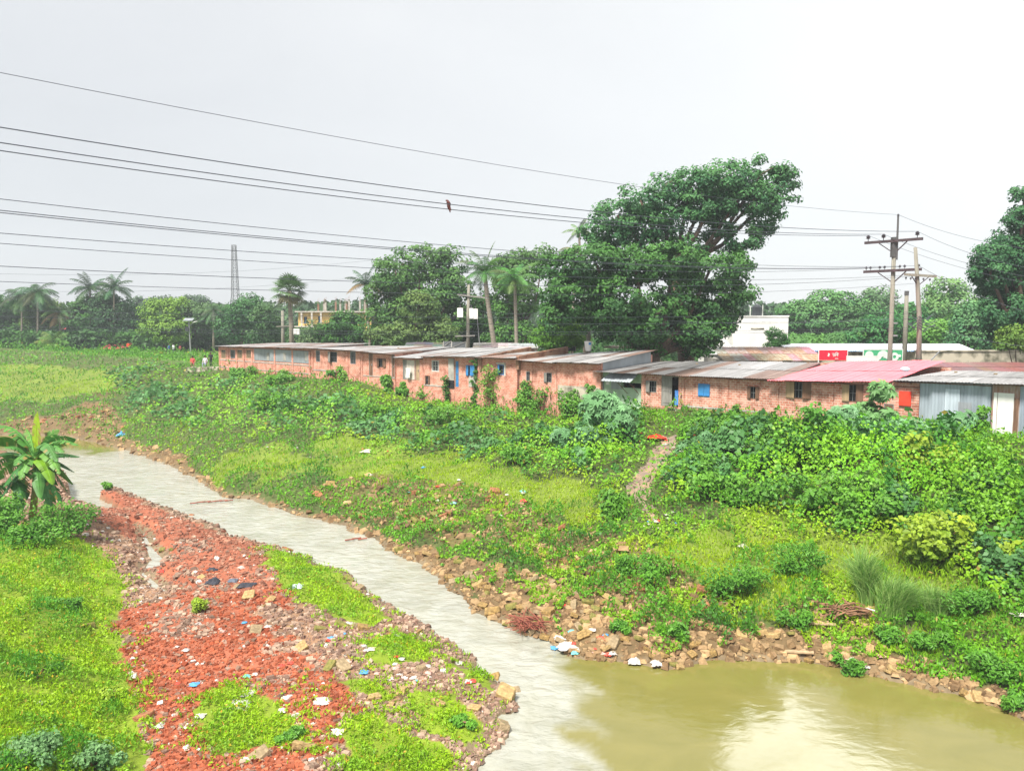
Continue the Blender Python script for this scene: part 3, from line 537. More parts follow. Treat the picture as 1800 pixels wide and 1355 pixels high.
def window(par,x0,x1,z0,z1,kind,y=0):
    b=MB(); t=.045
    b.box(x0,x1,y-.02,y+.10,z0,z0+t).box(x0,x1,y-.02,y+.10,z1-t,z1).box(x0,x0+t,y-.02,y+.10,z0+t,z1-t).box(x1-t,x1,y-.02,y+.10,z0+t,z1-t)
    fm={'blue':'blue','open':'greywood','bars':'metal','lattice':'wood_pale','brown':'wood','white':'white','cream':'wood','greyopen':'greywood','bluepair':'blue','bluefull':'blue'}[kind]
    f=b.obj('window',M[fm],par,local=True)
    g=MB(); g.box(x0+t,x1-t,y+.06,y+.08,z0+t,z1-t); g.obj('pane',M['dark' if kind in('open','brown','cream','blue','greyopen') else 'glass'],f,local=True)
    c=MB(); nb=max(3,int((x1-x0)/.16)); 
    if kind in ('bars','white','greyopen','cream','brown','blue','bluepair','open'):
        for i in range(1,nb): q=x0+(x1-x0)*i/nb; c.box(q-.009,q+.009,y+.005,y+.023,z0+t,z1-t)
        c.box(x0+t,x1-t,y+.0245,y+.04,(z0+z1)/2-.012,(z0+z1)/2+.012); c.obj('window_bars',M['white' if kind=='white' else 'metal'],f,local=True)
    if kind=='lattice':
        for i in range(1,int((z1-z0)/.11)): z=z0+i*.11; c.box(x0+t,x1-t,y-.005,y+.012,z-.025,z+.02)
        c.obj('slats',M['wood_pale'],f,local=True)
    def sh(xa,xb,m,ang,hinge):
        s=MB(); wd=xb-xa; hx=xa if hinge=='l' else xb; sg=1 if hinge=='l' else -1
        def pt(d,o): return (hx+sg*(d*math.cos(ang)+o*math.sin(ang)*0), y-.04-d*math.sin(ang)-o)
        for (d0,d1,za,zb,o0,o1) in ((0,wd,z0+.02,z1-.02,0,.022),(0.02,wd-.02,z0+.06,z0+.12,.024,.036),(0.02,wd-.02,z1-.12,z1-.06,.024,.036)):
            p=[pt(d0,o0),pt(d1,o0),pt(d1,o1),pt(d0,o1)]; s.hexa([(*q,za) for q in p]+[(*q,zb) for q in p])
        s.obj('shutter',M[m],f,local=True)
    w=x1-x0
    if kind=='open': sh(x0,x0+w*.5,'greywood',.35,'l')
    if kind=='greyopen': sh(x0,x0+w*.5,'greywood',.25,'l'); 
    if kind=='blue': sh(x0,x0+w*.42,'blue',.3,'l')
    if kind=='bluepair': sh(x0,x0+w*.38,'blue',.25,'l'); sh(x0+w*.58,x1,'blue',.25,'r')
    if kind=='bluefull': sh(x0+.01,x0+w*.49,'blue',.02,'l'); sh(x0+w*.51,x1-.01,'blue',.02,'r')
    if kind=='brown': sh(x0,x0+w*.3,'wood',.2,'l'); sh(x0+w*.72,x1,'wood',.2,'r')
    if kind=='cream': sh(x0,x0+w*.36,'wood_pale',.15,'l'); sh(x0+w*.68,x1,'wood',.2,'r')
    return f
def door(par,x0,x1,z0,z1,m,open_=0,y=0):
    b=MB(); t=.05; b.box(x0,x0+t,y-.02,y+.12,z0,z1).box(x1-t,x1,y-.02,y+.12,z0,z1).box(x0+t,x1-t,y-.02,y+.12,z1-t,z1); f=b.obj('door_frame',M['greywood'],par,local=True)
    b=MB(); w=(x1-x0-2*t)*(1 if not open_ else open_); b.box(x0+t,x0+t+w,y+.0,y+.04,z0+.01,z1-t)
    for k in (.12,.5,.84): z=z0+(z1-z0)*k; b.box(x0+t+.05,x0+t+w-.05,y-.018,y-.002,z,z+.07)
    dd=b.obj('door',M[m],par,local=True)
    MB().box(x0+t+w-.12,x0+t+w-.07,y-.05,y-.021,(z0+z1)/2-.08,(z0+z1)/2+.06).obj('handle',M['metal'],dd,local=True)
    return f
rough=lambda a,b,c=(1,1,1):(lambda s,t,r:tuple((a+(b-a)*r.random()**1.0)*k for k in c))
def rustmix(p,base=.95):
    def f(a,c,r):
        v=base*r.uniform(.75,1.08); return (v*.66,v*.46,v*.38) if r.random()<p else (v,v,v)
    return f
def house(name,label,u0,u1,ve0,ve1,vt0,vt1,W,wall,roofm,tint,feats=(),off=0.0,side=None,zb=-2.6,pil=(),seed=1,group='sheds and houses of the long brick row',cat='house',ovl=.1,ovr=.1,back=None,wallparts=True,ov=.32,sidel=None,roofx=None):
    s0=FP(u0,ve0,off)[0]; s1=FP(u1,ve1,off)[0]; base=A+D*s0+NB*off
    root=empty(name,(base[0],base[1],GZ),label,cat,group,RZ); w=s1-s0; r=random.Random(seed)
    X=lambda u,v=650:FP(u,v,off)[0]-s0
    Zz=lambda u,v:FP(u,v,off)[1]-GZ
    e0,e1=Zz(u0,ve0)-.02,Zz(u1,ve1)-.02
    t0=FP(u0,vt0,off+W)[1]-GZ; t1=FP(u1,vt1,off+W)[1]-GZ
    # the eave line is the roof's; the walls stop just under the sloping sheets
    sl0=(t0-e0)/(W+ov); sl1=(t1-e1)/(W+ov); wf0,wf1=e0+sl0*ov-.05,e1+sl1*ov-.05
    holes=[]; todo=[]
    for ft in feats:
        k,ua,va,ub,vb=ft[:5]; um=(ua+ub)/2; xa,xb=X(ua),X(ub); zh,zl=Zz(um,va),Zz(um,vb)
        xa=max(xa,.03); xb=min(xb,w-.03); zh=min(zh,min(wf0,wf1)-.03)
        todo.append((k,xa,xb,zl,zh,ft[5:]));
        if k in('win','door','hole'): holes.append((xa,xb,zl,zh))
    pb=panel(0.002,w-.002,zb,wf0,wf1,holes)
    for u in pil:
        x=X(u); pb.box(x-.11,x+.11,-.055,-.001,zb,min(wf0,wf1)-.06)
    wo=pb.obj('wall',M[wall],root,local=True)
    sb=MB(); 
    for (x,ee,tt,mm) in ((.004,wf0,t0-.06,sidel or wall),(w-.204,wf1,t1-.06 if not roofx else wf1+.04,side or wall)):
        b=MB(); b.hexa([(x,.205,zb),(x+.2,.205,zb),(x+.2,W-.2,zb),(x,W-.2,zb),(x,.205,ee+.0),(x+.2,.205,ee),(x+.2,W-.2,tt),(x,W-.2,tt)]); b.obj('side_wall',M[mm],root,local=True)
    MB().box(.0,w,W-.19,W,-.5,min(t0,t1)-.07).obj('back_wall',M[wall],root,local=True)
    MB().box(.21,w-.21,.21,W-.21,-.1,-.02).obj('floor_slab',M['dark'],root,local=True)
    rx=roofx(X,W) if roofx else (-ovl,w+ovr,-ovl,w+ovr); b=MB(); corr(b,(rx[0],-ov,e0),(rx[1],-ov,e1),(rx[2],W+.15,t0),(rx[3],W+.15,t1),tint=tint,r=r); ro=b.obj('roof',M[roofm],root,local=True)
    b=MB(); b.box(.0,w,-.04,-.002,min(wf0,wf1)-.05,min(wf0,wf1)+.0); 
    for k in range(int(w/1.1)+1):
        x=.1+k*1.1
        if x<w: zz=e0+(e1-e0)*x/w; sl=sl0+(sl1-sl0)*x/w; b.hexa([(x-.03,-ov+.04,zz-.06),(x+.03,-ov+.04,zz-.06),(x+.03,-.045,zz-.06+sl*(ov-.08)),(x-.03,-.045,zz-.06+sl*(ov-.08)),(x-.03,-ov+.04,zz-.018),(x+.03,-ov+.04,zz-.018),(x+.03,-.045,zz-.018+sl*(ov-.08)),(x-.03,-.045,zz-.018+sl*(ov-.08))])
    b.obj('eave_rafters',M['wood'],ro,local=True)
    for k,xa,xb,zl,zh,ex in todo:
        if k=='win': window(root,xa,xb,zl,zh,ex[0],.02)
        elif k=='door': door(root,xa,xb,zl,zh,ex[0],ex[1] if len(ex)>1 else 0,.03)
        elif k=='panel':   # surface of another material, a little proud of the wall
            MB().box(xa,xb,-.03-ex[2] if len(ex)>2 else -.03,-.001,zl,zh).obj(ex[1],M[ex[0]],root,local=True)
        elif k=='corrp':
            b=MB(); b.col=ex[3] if len(ex)>3 else (1,1,1); tt=b.col; n=int((xb-xa)/.035)
            vs=[(xa+(xb-xa)*i/n,-.03-(ex[2] if len(ex)>2 else 0)+.012*math.sin(i*math.pi/2),z) for z in (zl,zh) for i in range(n+1)]; b.add(vs,[(i,i+1,n+2+i,n+1+i) for i in range(n)]); b.obj(ex[1],M[ex[0]],root,local=True)
    return root,X,Zz,w,(wf0,wf1)
GR='sheds and houses of the long brick row'
h1=house('shed','long low shed with a grey sheet panel at the far left end of the row',385,547,608,611,600,601,6,'brick','corr',rustmix(.4,.85),
 [('win',389.5,615,397.5,630,'lattice'),('win',406,615,414,630,'bars'),('win',418,615,426.5,630,'lattice'),('win',433.5,615,442,630,'lattice'),('panel',448,611.5,546,636,'greysheet','sheet_panel'),('panel',384,636.5,547,638,'plaster','ledge'),('panel',384,650,547,651.5,'plaster','ledge')],pil=[387,402,417,430,444,484,515,545],seed=2,cat='shed')
r1,X,Zz,w,_=h1
for u in (472,501,539): x=X(u); z=Zz(u,634); MB().box(x-.18,x+.22,-.05,-.031,z,z+.75).obj('small_hatch',M['plaster'],r1,local=True)
h2=house('brick_house','brick house with two tall narrow windows and a ledge beside the long shed',548,634.5,611,616,605,606,6,'brick','corr',rustmix(.3,.82),
 [('win',556,616,563,636,'bars'),('win',577.5,618,593,637,'open'),('win',616,618,625.5,640,'bars'),('panel',548,650,590,652,'plaster','ledge')],pil=[550,580,611,633],seed=3)
h3=house('brick_house','brick house with brown shutters between two narrow brown doors',635,694,616,621.5,606,608,6,'brick','corr',rustmix(.2,.82),
 [('door',648.5,621,655.5,660,'wood'),('win',663,630,678.5,646,'brown'),('door',688.5,624,694,664,'wood'),('panel',635,661,694,662.5,'plaster','ledge')],pil=[636.5,684],seed=4)
h4=house('brick_house','narrow brick house with a white cloth drying on its wall',694.5,743,627,629,609,609,6,'brick','corr',rustmix(.12,.9),
 [('door',708,632,715,667,'greywood'),('panel',715.5,633,729,667,'plaster_pale','plaster_patch'),('door',730,633,737.5,669,'wood_pale')],seed=5,off=.12)
h5=house('brick_house','brick house with a small dark red hatch low in its wall',743.5,799,626,625,609,609,6,'brick','corr',rustmix(.15,.88),
 [('win',759,633.5,771.5,653,'white'),('win',747,660,756,676,'brown'),('panel',745,677,788,679,'plaster','ledge'),('panel',789,627,799,668,'plaster','plaster_pier',.03),('panel',789,669,799,682,'dark','soot_stain',.03)],seed=6)
h6=house('brick_house','brick house with a bright blue door and blue shuttered window',799.5,845,625,626,609,609,6,'brick','corr',rustmix(.12,.88),
 [('door',800,634,806.5,680,'blue'),('win',819.5,642,834.5,661,'bluepair'),('panel',824,662,836,680,'plaster','old_plaster')],seed=7)
h7=house('brick_house','brick house with one blue shutter behind a climbing creeper',845.5,909,627,628.5,616,616,5,'brick','corr',rustmix(.1,.92),
 [('win',875,641,886,659,'blue'),('panel',886.5,638,889,661,'plaster_pale','plaster_surround'),('panel',873,637,889,640.5,'plaster_pale','plaster_surround')],seed=8)
h8=house('brick_house','brick house with two small barred windows and a curling roof edge',913,978.5,631,636.5,619,617,5.5,'brick','corr',rustmix(.15,.95),
 [('win',925,653,934,670,'bars'),('win',956.5,655,970,672.5,'greyopen')],pil=[934.5,977],off=.15,seed=9)
h9=house('brick_house','tall brick house with a blank front of patchy plaster under a streaked roof',979,1056.5,635,637,616,613,6,'brick','corr',rustmix(.3,.95),
 [('panel',981,679,1055,706,'mould','damp_plaster')],seed=10,side='corrside',ovr=.25)
h10=house('tea_stall','low pale green stall with two grey sheet awnings propped over a dark opening',1057.5,1129,651,655,633,633,6,'greenpaint','corr',rustmix(.2,.55),
 [('hole',1094,673,1127.5,682,),('panel',1075,653,1093,684,'greysheet','sheet_panel'),('panel',1058,664,1062,703,'greysheet','door_leaf'),('panel',1066,665,1072,676,'white','notice')],seed=11,off=.3,cat='stall',ov=.6)
r10,X,Zz,w,_=h10
for ua,ub in ((1075,1107),(1096,1127)):
    xa,xb=X(ua,660),X(ub,660); zt=Zz((ua+ub)/2,653.5); o=.0 if ua<1080 else .03
    b=MB(); n=24; vs=[(xa+(xb-xa)*i/n-q*.25,-.06-o-q*.75,zt-q*.55-o+.012*math.sin(i*1.57)) for q in (0,1) for i in range(n+1)]; b.add(vs,[(i,i+1,n+2+i,n+1+i) for i in range(n)]); aw=b.obj('awning',M['corrside'],r10,local=True)
    MB().bar((xb-.35,-.78-o,zt-.6),(xb-.15,-.02,zt-1.3),.03).obj('prop_stick',M['wood'],aw,local=True)
h11=house('brick_house','brick house with an open doorway above a black drain and the path',1129.5,1198.5,655,658.5,633,633,6,'brick2','corr',rustmix(.12,.42),
 [('win',1136,669,1154.5,690,'open'),('door',1163,661,1195,715,'greywood',.58)],pil=[1131.5,1197],seed=12)
r11,X,Zz,w,_=h11
xa,xb=X(1175),X(1194); zt=Zz(1184,717)
MB().box(xa,xb,-.035,-.001,-2.6,zt).obj('drain_stain',M['black'],r11,local=True)
MB().box(xb-.02,xb+.10,-.35,-.001,-2.6,zt-.02).obj('drain_curb',M['mould'],r11,local=True)
MB().box(X(1130),xa-.02,-.02,-.001,-2.6,Zz(1150,715)).obj('damp_base',M['brick_old'],r11,local=True)
MB().box(X(1181),X(1193),.9,.93,Zz(1187,690),Zz(1187,662)).obj('green_inner_wall',M['signgreen'],r11,local=True)
h12=house('brick_house','long brick house with one bright blue window and a small dark window',1199.5,1361.5,658.5,664.5,633,636,6,'brick2','corr',rustmix(.28,.80),
 [('win',1228,674.5,1248.5,697,'bluefull'),('win',1315,679,1335.5,702,'brown'),('panel',1199.5,718,1361,721,'plaster','ledge')],pil=[1201,1278,1359.5],seed=13)
r12,X,Zz,w,_=h12
MB().box(X(1200),X(1361),-.018,-.001,-2.6,Zz(1280,723)).obj('damp_base',M['brick_old'],r12,local=True)
h13=house('brick_house','brick house under the bright red painted roof',1362.5,1616.5,666,672,633,634,6,'brick2','red',lambda a,c,r:(1.0,.95+.05*r.random(),1),
 [('win',1383,668.5,1427,701,'cream'),('win',1482,674,1519,707,'cream'),('panel',1583,688,1604,713,'redcloth','red_panel',.06),('door',1556,710,1574,742,'wood')],pil=[1366,1463,1614],seed=14,zb=-2.8,side='maroon',sidel='maroon',roofx=lambda X,W:(-.1,X(1566),X(1366)+.9,X(1600)))
h14=house('tin_shed','grey corrugated iron shed right of the red roofed house',1617.5,1744,669,672,651,653,5.5,'greysheet','corr',rustmix(.12,.85),
 [('corrp',1618,671,1663,760,'corrside','sheet_cladding',.0,(1.05,1.1,1.15)),('corrp',1663.5,671,1744,765,'corrside','sheet_cladding',.0,(.95,1,1.05)),('corrp',1664,684,1690,730,'corrside','sheet_cladding',.03,(1.5,1.55,1.6)),('corrp',1688,707,1712,760,'corrside','sheet_cladding',.04,(.95,.92,.92))],seed=15,off=0.02,zb=-2.8,group=None,cat='shed',roofx=lambda X,W:(X(1573),X(1744)+.05,X(1612),X(1744)+.05))
h15=house('tin_shed','rusty timber and tin shed with a white door at the far right edge',1745,1905,672,677,653,654,5.5,'rust','corr',rustmix(.3,.8),
 [('panel',1750,690,1756,765,'white','post',.05),('panel',1757,691,1785.5,765,'white','white_door',.03),('panel',1787,700,1794,765,'wood','post',.04),('corrp',1796,676,1900,775,'corrside','sheet_cladding',.0,(.8,.85,.95))],seed=16,zb=-2.8,group=None,cat='shed')
# low brick parapets between roofs, concrete leftovers on them, cloth etc.
def wpt(u,v,off): s,z=FP(u,v,off); q=A+D*s+NB*off; return Vector((q[0],q[1],z))
def fbox(name,label,cat,m,u0,u1,vt,vb,off,dep,rz=None,group=None,z0=None):
    """box facing the row's front, its face at the given distance behind the front"""
    s0=FP(u0,vb,off)[0]; s1=FP(u1,vb,off)[0]; z1=FP((u0+u1)/2,vt,off)[1]; zb=FP((u0+u1)/2,vb,off)[1] if z0 is None else z0; base=A+D*s0+NB*off
    o=bpy.data.objects.new(name,None); o=MB().box(0,s1-s0,0,dep,0,z1-zb).obj(name,M[m],None,(0,0,0)); o.location=(base[0],base[1],zb); o.rotation_euler=(0,0,RZ); OFF[o.name]=Vector(o.location); return tag(o,label,cat,group)
for u,lab in ((845.5,'brick parapet running back between the creeper house roof and its left neighbour'),(911,'brick parapet running back at the left edge of the curling roof')):
    s,z=FP(u,629,0); base=A+D*s; o=MB().hexa([(-.12,-.1,z-GZ-.8),(.12,-.1,z-GZ-.8),(.12,5.4,z-GZ-.5),(-.12,5.4,z-GZ-.5),(-.12,-.1,z-GZ+.12),(.12,-.1,z-GZ+.12),(.12,5.4,z-GZ+.62),(-.12,5.4,z-GZ+.62)]).obj('parapet_wall',M['brick_old'],None,(0,0,0)); o.location=(base[0],base[1],GZ); o.rotation_euler=(0,0,RZ); tag(o,lab,'parapet')
# mossy slab behind the streaked roof
fbox('roof_slab','mossy concrete slab edge behind the streaked roof near the big tree','slab','mould',1062,1136,609,613,7.5,1.5)
# retaining wall with people, left end
p=atz(325,657,GZ-.6); q=atz(383,655,GZ-.6)
a=aty(326,646,82.5); b_=aty(383,646,81.2)
o=MB().hexa([(a.x,a.y,3.6),(b_.x,b_.y,3.6),(b_.x,b_.y+1.6,3.6),(a.x,a.y+1.6,3.6),(a.x,a.y,a.z),(b_.x,b_.y,b_.z),(b_.x,b_.y+1.6,b_.z),(a.x,a.y+1.6,a.z)]).obj('retaining_wall',M['mould'],None,(a.x,a.y,3.6)); tag(o,'mossy concrete retaining wall where people sit left of the brick row','wall')
# ---------------------------------------------------------------- second row behind
def gable(name,label,cat,u0,u1,vlow,vtop,y,dep,m,tint,wallm='plaster',group=None,slope=1):
    """shed behind: a single sloping sheet roof on walls, facing the camera"""
    a=aty(u0,vlow,y); b=aty(u1,vlow,y); zt=aty((u0+u1)/2,vtop,y+dep).z; root=empty(name,(a.x,y,GZ),label,cat,group)
    w_=b.x-a.x; e=a.z-GZ; t=zt-GZ; r=random.Random(int(u0)); k=(y+dep)/y
    x0b=aty(u0,vtop,y+dep).x-a.x; x1b=aty(u1,vtop,y+dep).x-a.x
    bb=MB(); corr(bb,(-.2,-.2,e),(w_+.2,-.2,e),(-.2+slope*x0b*.5,dep,t),(w_+.2+(x1b-w_)*.5*slope,dep,t),tint=tint,r=r); bb.obj('roof',M[m],root,local=True)
    MB().box(0,w_,0,dep-.2,-.2,e-.06).obj('wall',M[wallm],root,local=True); return root
g=gable('storage_shed','shed with a rusty brown corrugated roof beside the white building',"shed",1277,1445,633,611,58,7,'rust',rough(.8,1.25))
g=gable('long_shed','long white roofed shed stretching behind the red and green signs','shed',1395,1708,617,605,64,5,'corr',lambda a,c,r:(1.75,1.8,1.95),'mould')
bl=MB(); a=aty(1395,616,63.7); b_=aty(1710,617,63.7); bl.box(0,b_.x-a.x,-.12,-.03,a.z-GZ-.12,a.z-GZ+.02); bl.obj('blue_eave_trim',M['blue'],g,local=True)
g=gable('maroon_shed','shed with a dull maroon roof below the mouldy concrete wall','shed',1625,1960,653,638,46,5,'maroon',rough(.8,1.2))
a=aty(1612,618,55); b_=aty(1990,618,55)
o=MB().box(0,b_.x-a.x,0,.25,0,a.z-GZ).obj('boundary_wall',M['mould'],None,(0,0,0)); o.location=(a.x,55,GZ); tag(o,'cream concrete wall stained with black mould on the right','wall')
ca=MB(); ca.box(-.05,b_.x-a.x,-.06,.31,0,.10); OFF[o.name]=Vector(o.location); ca.obj('coping',M['mould'],o,local=True).location=(0,0,a.z-GZ+.003)
g=gable('grey_shed','grey roofed shed with a pale wall right of the mossy palm trunk','shed',880,945,612,604,66,3,'corr',rough(.9,1.1),'whitewall')
g=gable('grey_shed','low mauve roofed shed behind the thick leaning pole','shed',836,905,610,603,70,3,'corr',rough(.55,.65,(1.1,.95,.95)))
g=gable('grey_shed','dark grey slumped tin roof behind the middle of the brick row','shed',715,790,609,602,76,4,'corr',rough(.3,.5),slope=1)
g=gable('grey_shed','half hidden grey tin roof far left beyond the embankment','shed',-20,68,614,602,140,6,'corr',rough(.55,.75))
# tilted black tarred panels standing on the roofs
def tilt(u0,u1,vt,vb,y,label,m='black',group=None):
    a=aty(u0,vb,y); b=aty(u1,vb,y); c=aty(u1,vt,y+.5); root=empty('tilted_sheet',(a.x,a.y,a.z),label,'panel',group)
    MB().hexa([a,b,b+Vector((0,.05,0)),a+Vector((0,.05,0)),Vector((a.x,c.y,c.z)),c,c+Vector((0,.05,0)),Vector((a.x,c.y+.05,c.z))]).obj('sheet',M[m],root)
    MB().bar(Vector((a.x,a.y-.05,a.z)),Vector((a.x,c.y-.04,c.z)),.06).bar(Vector((b.x,b.y-.05,b.z)),Vector((b.x,c.y-.04,c.z)),.06).bar(a+Vector((0,-.10,0)),c+Vector((0,-.10,0)),.05).obj('frame',M['greywood'],root); return root
tilt(794,819,601,611,72,'framed black sheet standing among grey roofs left of the transformer pole')
tilt(990,1012,607,617,60,'framed black sheet tilted on the roof left of the white bucket')
tilt(779,793,600,610,73,'dark sheet leaning beside the framed black sheet')
# white building with a tank
a=aty(1289,560,72); b_=aty(1386,560,72); wb=empty('white_building',(a.x,72,GZ),'plain white flat roofed building carrying a black water tank','building')
hgt=aty(1340,557,72).z-GZ; ww=b_.x-a.x
MB().box(0,ww,0,6,0,hgt).obj('wall',M['whitewall'],wb,local=True); MB().box(-.06,ww+.06,-.06,.1,hgt+.003,hgt+.12).box(-.06,.1,.102,6.06,hgt+.003,hgt+.12).box(ww-.1,ww+.06,.102,6.06,hgt+.003,hgt+.12).obj('parapet',M['whitewall'],wb,local=True)
x=aty(1320,578,72).x-a.x; x2=aty(1343,578,72).x-a.x; z=aty(1330,579,72).z-GZ; MB().box(x,x2,-.03,-.002,z,z+.12).obj('vent_slot',M['mould'],wb,local=True)
t_=aty(1330,556,73.5); tk=empty('water_tank',(t_.x,t_.y,GZ+hgt+.0),'round black water tank on the white building roof','tank')
b=MB(); zz=GZ+hgt; b.tube([(t_.x,t_.y,zz),(t_.x,t_.y,zz+.9)],[.46,.46],16); b.obj('tank_body',M['black'],tk); MB().tube([(t_.x,t_.y,zz+.9),(t_.x,t_.y,zz+1.05),(t_.x,t_.y,zz+1.12)],[.45,.3,.16],16).obj('lid',M['black'],tk)
MB().tube([(t_.x+.55,t_.y,zz),(t_.x+.55,t_.y,zz+1.1)],.03,6).tube([(t_.x-.6,t_.y,zz),(t_.x-.6,t_.y,zz+1.0)],.03,6).obj('pipe',M['white'],tk)
g=gable('white_annex','low white sloping annex in front of the white building','shed',1246,1292,622,597,68,4,'corr',lambda a,c,r:(1.6,1.6,1.55),'whitewall',slope=0)
# yellow building under construction
yb0=aty(524,545,150); yb1=aty(652,545,150); Zt=aty(580,549,150).z-GZ; yb=empty('unfinished_building',(yb0.x,150,GZ),'unfinished yellow two storey building with bare columns and rebar on top','building'); ww=yb1.x-yb0.x
hs=[]; xs=lambda u:aty(u,560,150).x-yb0.x; zs=lambda v:aty(580,v,150).z-GZ
wn=[(534,557,540,567),(559,556,564,566),(600,558,606,568),(630,558,636,568),(534,582,540,592)]
hs=[(xs(a),xs(c),zs(d),zs(b)) for a,b,c,d in wn]
panel(0,ww,0,Zt,Zt,hs,.3).obj('wall',M['cream'],yb,local=True)
MB().box(.01,ww-.01,1.2,8,0,Zt-.05).obj('inner_rooms',M['dark'],yb,local=True)
MB().box(-.4,ww+.4,-.9,.0-.002,Zt+.0,Zt+.22).box(-.4,ww*.5,-1.4,-.002,zs(574)-.1,zs(574)+.12).obj('slab_edge',M['plaster_pale'],yb,local=True)
for h in hs: f=MB().box(h[0],h[1],.1,.13,h[2],h[3]).obj('window',M['glass'],yb,local=True); MB().box((h[0]+h[1])/2-.05,(h[0]+h[1])/2+.05,.05,.098,h[2],h[3]).box(h[0]-.08,h[1]+.08,-.06,-.003,h[2]-.14,h[2]-.01).obj('window_frame',M['blue'],f,local=True)
for u in (532,550,566): x=xs(u); MB().box(x-.15,x+.15,-.85,-.6,0,Zt-.005).obj('column',M['plaster_pale'],yb,local=True)
r=random.Random(4)
for i,u in enumerate((556,564,571,579,589,601,607,611,624,633,639)):
    x=xs(u); y=r.uniform(.3,6); h_=r.uniform(1.5,2.2); c=MB().box(x-.16,x+.16,y,y+.32,Zt+.225,Zt+h_).obj('roof_column',M['conc' if i%3 else 'brick_old'],yb,local=True); MB().bar((x-.1,y+.1,Zt+h_),(x-.1,y+.1,Zt+h_+.9),.04).bar((x+.1,y+.2,Zt+h_),(x+.12,y+.2,Zt+h_+1.1),.04).obj('rebar',M['rust'],c,local=True)
# small red shops at the left
def shop(u0,u1,vt,vb,y,label):
    a=aty(u0,vb,y); b=aty(u1,vb,y); t=aty(u0,vt,y).z; root=empty('red_shop',(a.x,y,GZ),label,'shop'); w_=b.x-a.x
    MB().box(0,w_,0,3,0,t-GZ-.9).obj('wall',M['dark'],root,local=True); bb=MB(); corr(bb,(-.3,-1.2,t-GZ-.9),(w_+.3,-1.2,t-GZ-.9),(-.3,3,t-GZ),(w_+.3,3,t-GZ),tint=lambda a,c,r:(1,.7,.8),r=random.Random(3)); bb.obj('roof',M['red'],root,local=True)
    MB().box(.1,w_-.1,-.03,-.003,t-GZ-1.9,t-GZ-1.0).obj('red_board',M['signred'],root,local=True); return root
shop(88,132,577,594,150,'bright red roofed shop half hidden behind the palm bush on the left')
shop(186,220,603,613,130,'low red shop front on the embankment behind the red shirted person')
# ---------------------------------------------------------------- signs
def board(u0,u1,vt,vb,y,m,label,name='signboard',cat='sign'):
    a=aty(u0,vb,y); b=aty(u1,vb,y); z=aty(u0,vt,y).z; root=empty(name,(a.x,y,a.z),label,cat); w_=b.x-a.x; h_=z-a.z
    MB().box(0,w_,0,.08,0,h_).obj('panel',M[m],root,local=True); MB().box(-.04,0-.002,-.01,.09,-.8,h_).box(w_+.002,w_+.04,-.01,.09,-.8,h_).box(-.04,w_+.04,-.01,.09,h_+.002,h_+.04).obj('frame',M['white'],root,local=True); return root,w_,h_
sg,w_,h_=board(1439.5,1489,615.5,633,50,'signred','red shop signboard with white lettering above the red roof')
# letters of the red sign, drawn in strokes: two consonants, the vowel bow between them, under one head bar
def letters(par,x,z,h,m):
    b=MB(); t=h*.13; y0,y1=-.02,-.002
    def st(*p):
        for a,c in zip(p[:-1],p[1:]):
            ax,az=x+a[0]*h,z+a[1]*h; cx,cz=x+c[0]*h,z+c[1]*h; dx,dz=cx-ax,cz-az; L=math.hypot(dx,dz) or 1; nx,nz=-dz/L*t/2,dx/L*t/2; ex,ez=dx/L*t*.3,dz/L*t*.3
            b.hexa([(ax-ex-nx,y0,az-ez-nz),(cx+ex-nx,y0,cz+ez-nz),(cx+ex-nx,y1,cz+ez-nz),(ax-ex-nx,y1,az-ez-nz),(ax-ex+nx,y0,az-ez+nz),(cx+ex+nx,y0,cz+ez+nz),(cx+ex+nx,y1,cz+ez+nz),(ax-ex+nx,y1,az-ez+nz)])
    st((-.1,.72),(1.75,.72))                                   # head bar
    st((.62,.72),(.62,.0)); st((.62,.0),(.08,.36),(.60,.62)); st((.28,-.08),(.34,-.04))   # first letter with its dot
    st((.86,.72),(.86,.0)); st((.86,.72),(.92,.98),(1.2,1.08),(1.5,.98),(1.55,.74))      # vowel sign bow
    st((1.52,.72),(1.52,.0)); st((1.52,.0),(1.02,.34),(1.50,.60))                         # last letter
    return b.obj('lettering',M[m],par,local=True)
letters(sg,w_*.47,h_*.40,h_*.36,'white')
b=MB(); ex,ez=w_*.36,h_*.50
for k,(a0,l) in enumerate(((2.5,.20),(2.0,.26),(1.4,.17),(3.5,.22),(4.2,.18))):   # small winged emblem left of the lettering
    l*=h_; dx,dz=math.cos(a0)*l,math.sin(a0)*l; nx,nz=-dz*.22,dx*.22; b.hexa([(ex,-.02-.001*k,ez),(ex+dx*.5-nx,-.02-.001*k,ez+dz*.5-nz),(ex+dx*.5-nx,-.002,ez+dz*.5-nz),(ex,-.002,ez),(ex+dx*.5+nx,-.02-.001*k,ez+dz*.5+nz),(ex+dx,-.02-.001*k,ez+dz),(ex+dx,-.002,ez+dz),(ex+dx*.5+nx,-.002,ez+dz*.5+nz)])
b.obj('emblem',M['white'],sg,local=True)
b=MB(); x0,z0,hh=w_*.56,h_*.09,h_*.10; b.box(x0,x0+hh*3.4,-.02,-.002,z0+hh*.8,z0+hh)
for q in (.25,.95,1.3,2.0,2.6,3.1): b.box(x0+hh*q,x0+hh*(q+.16),-.02,-.002,z0,z0+hh*.79)
b.obj('small_lettering',M['white'],sg,local=True)
sg,w_,h_=board(1518,1585.5,615,636,52,'signgreen','wide green billboard with three big pale round shapes behind the poles','billboard','billboard')
M['palegreen']=mat('pale_mint_paint',(.60,.68,.62),.6,.1,3)
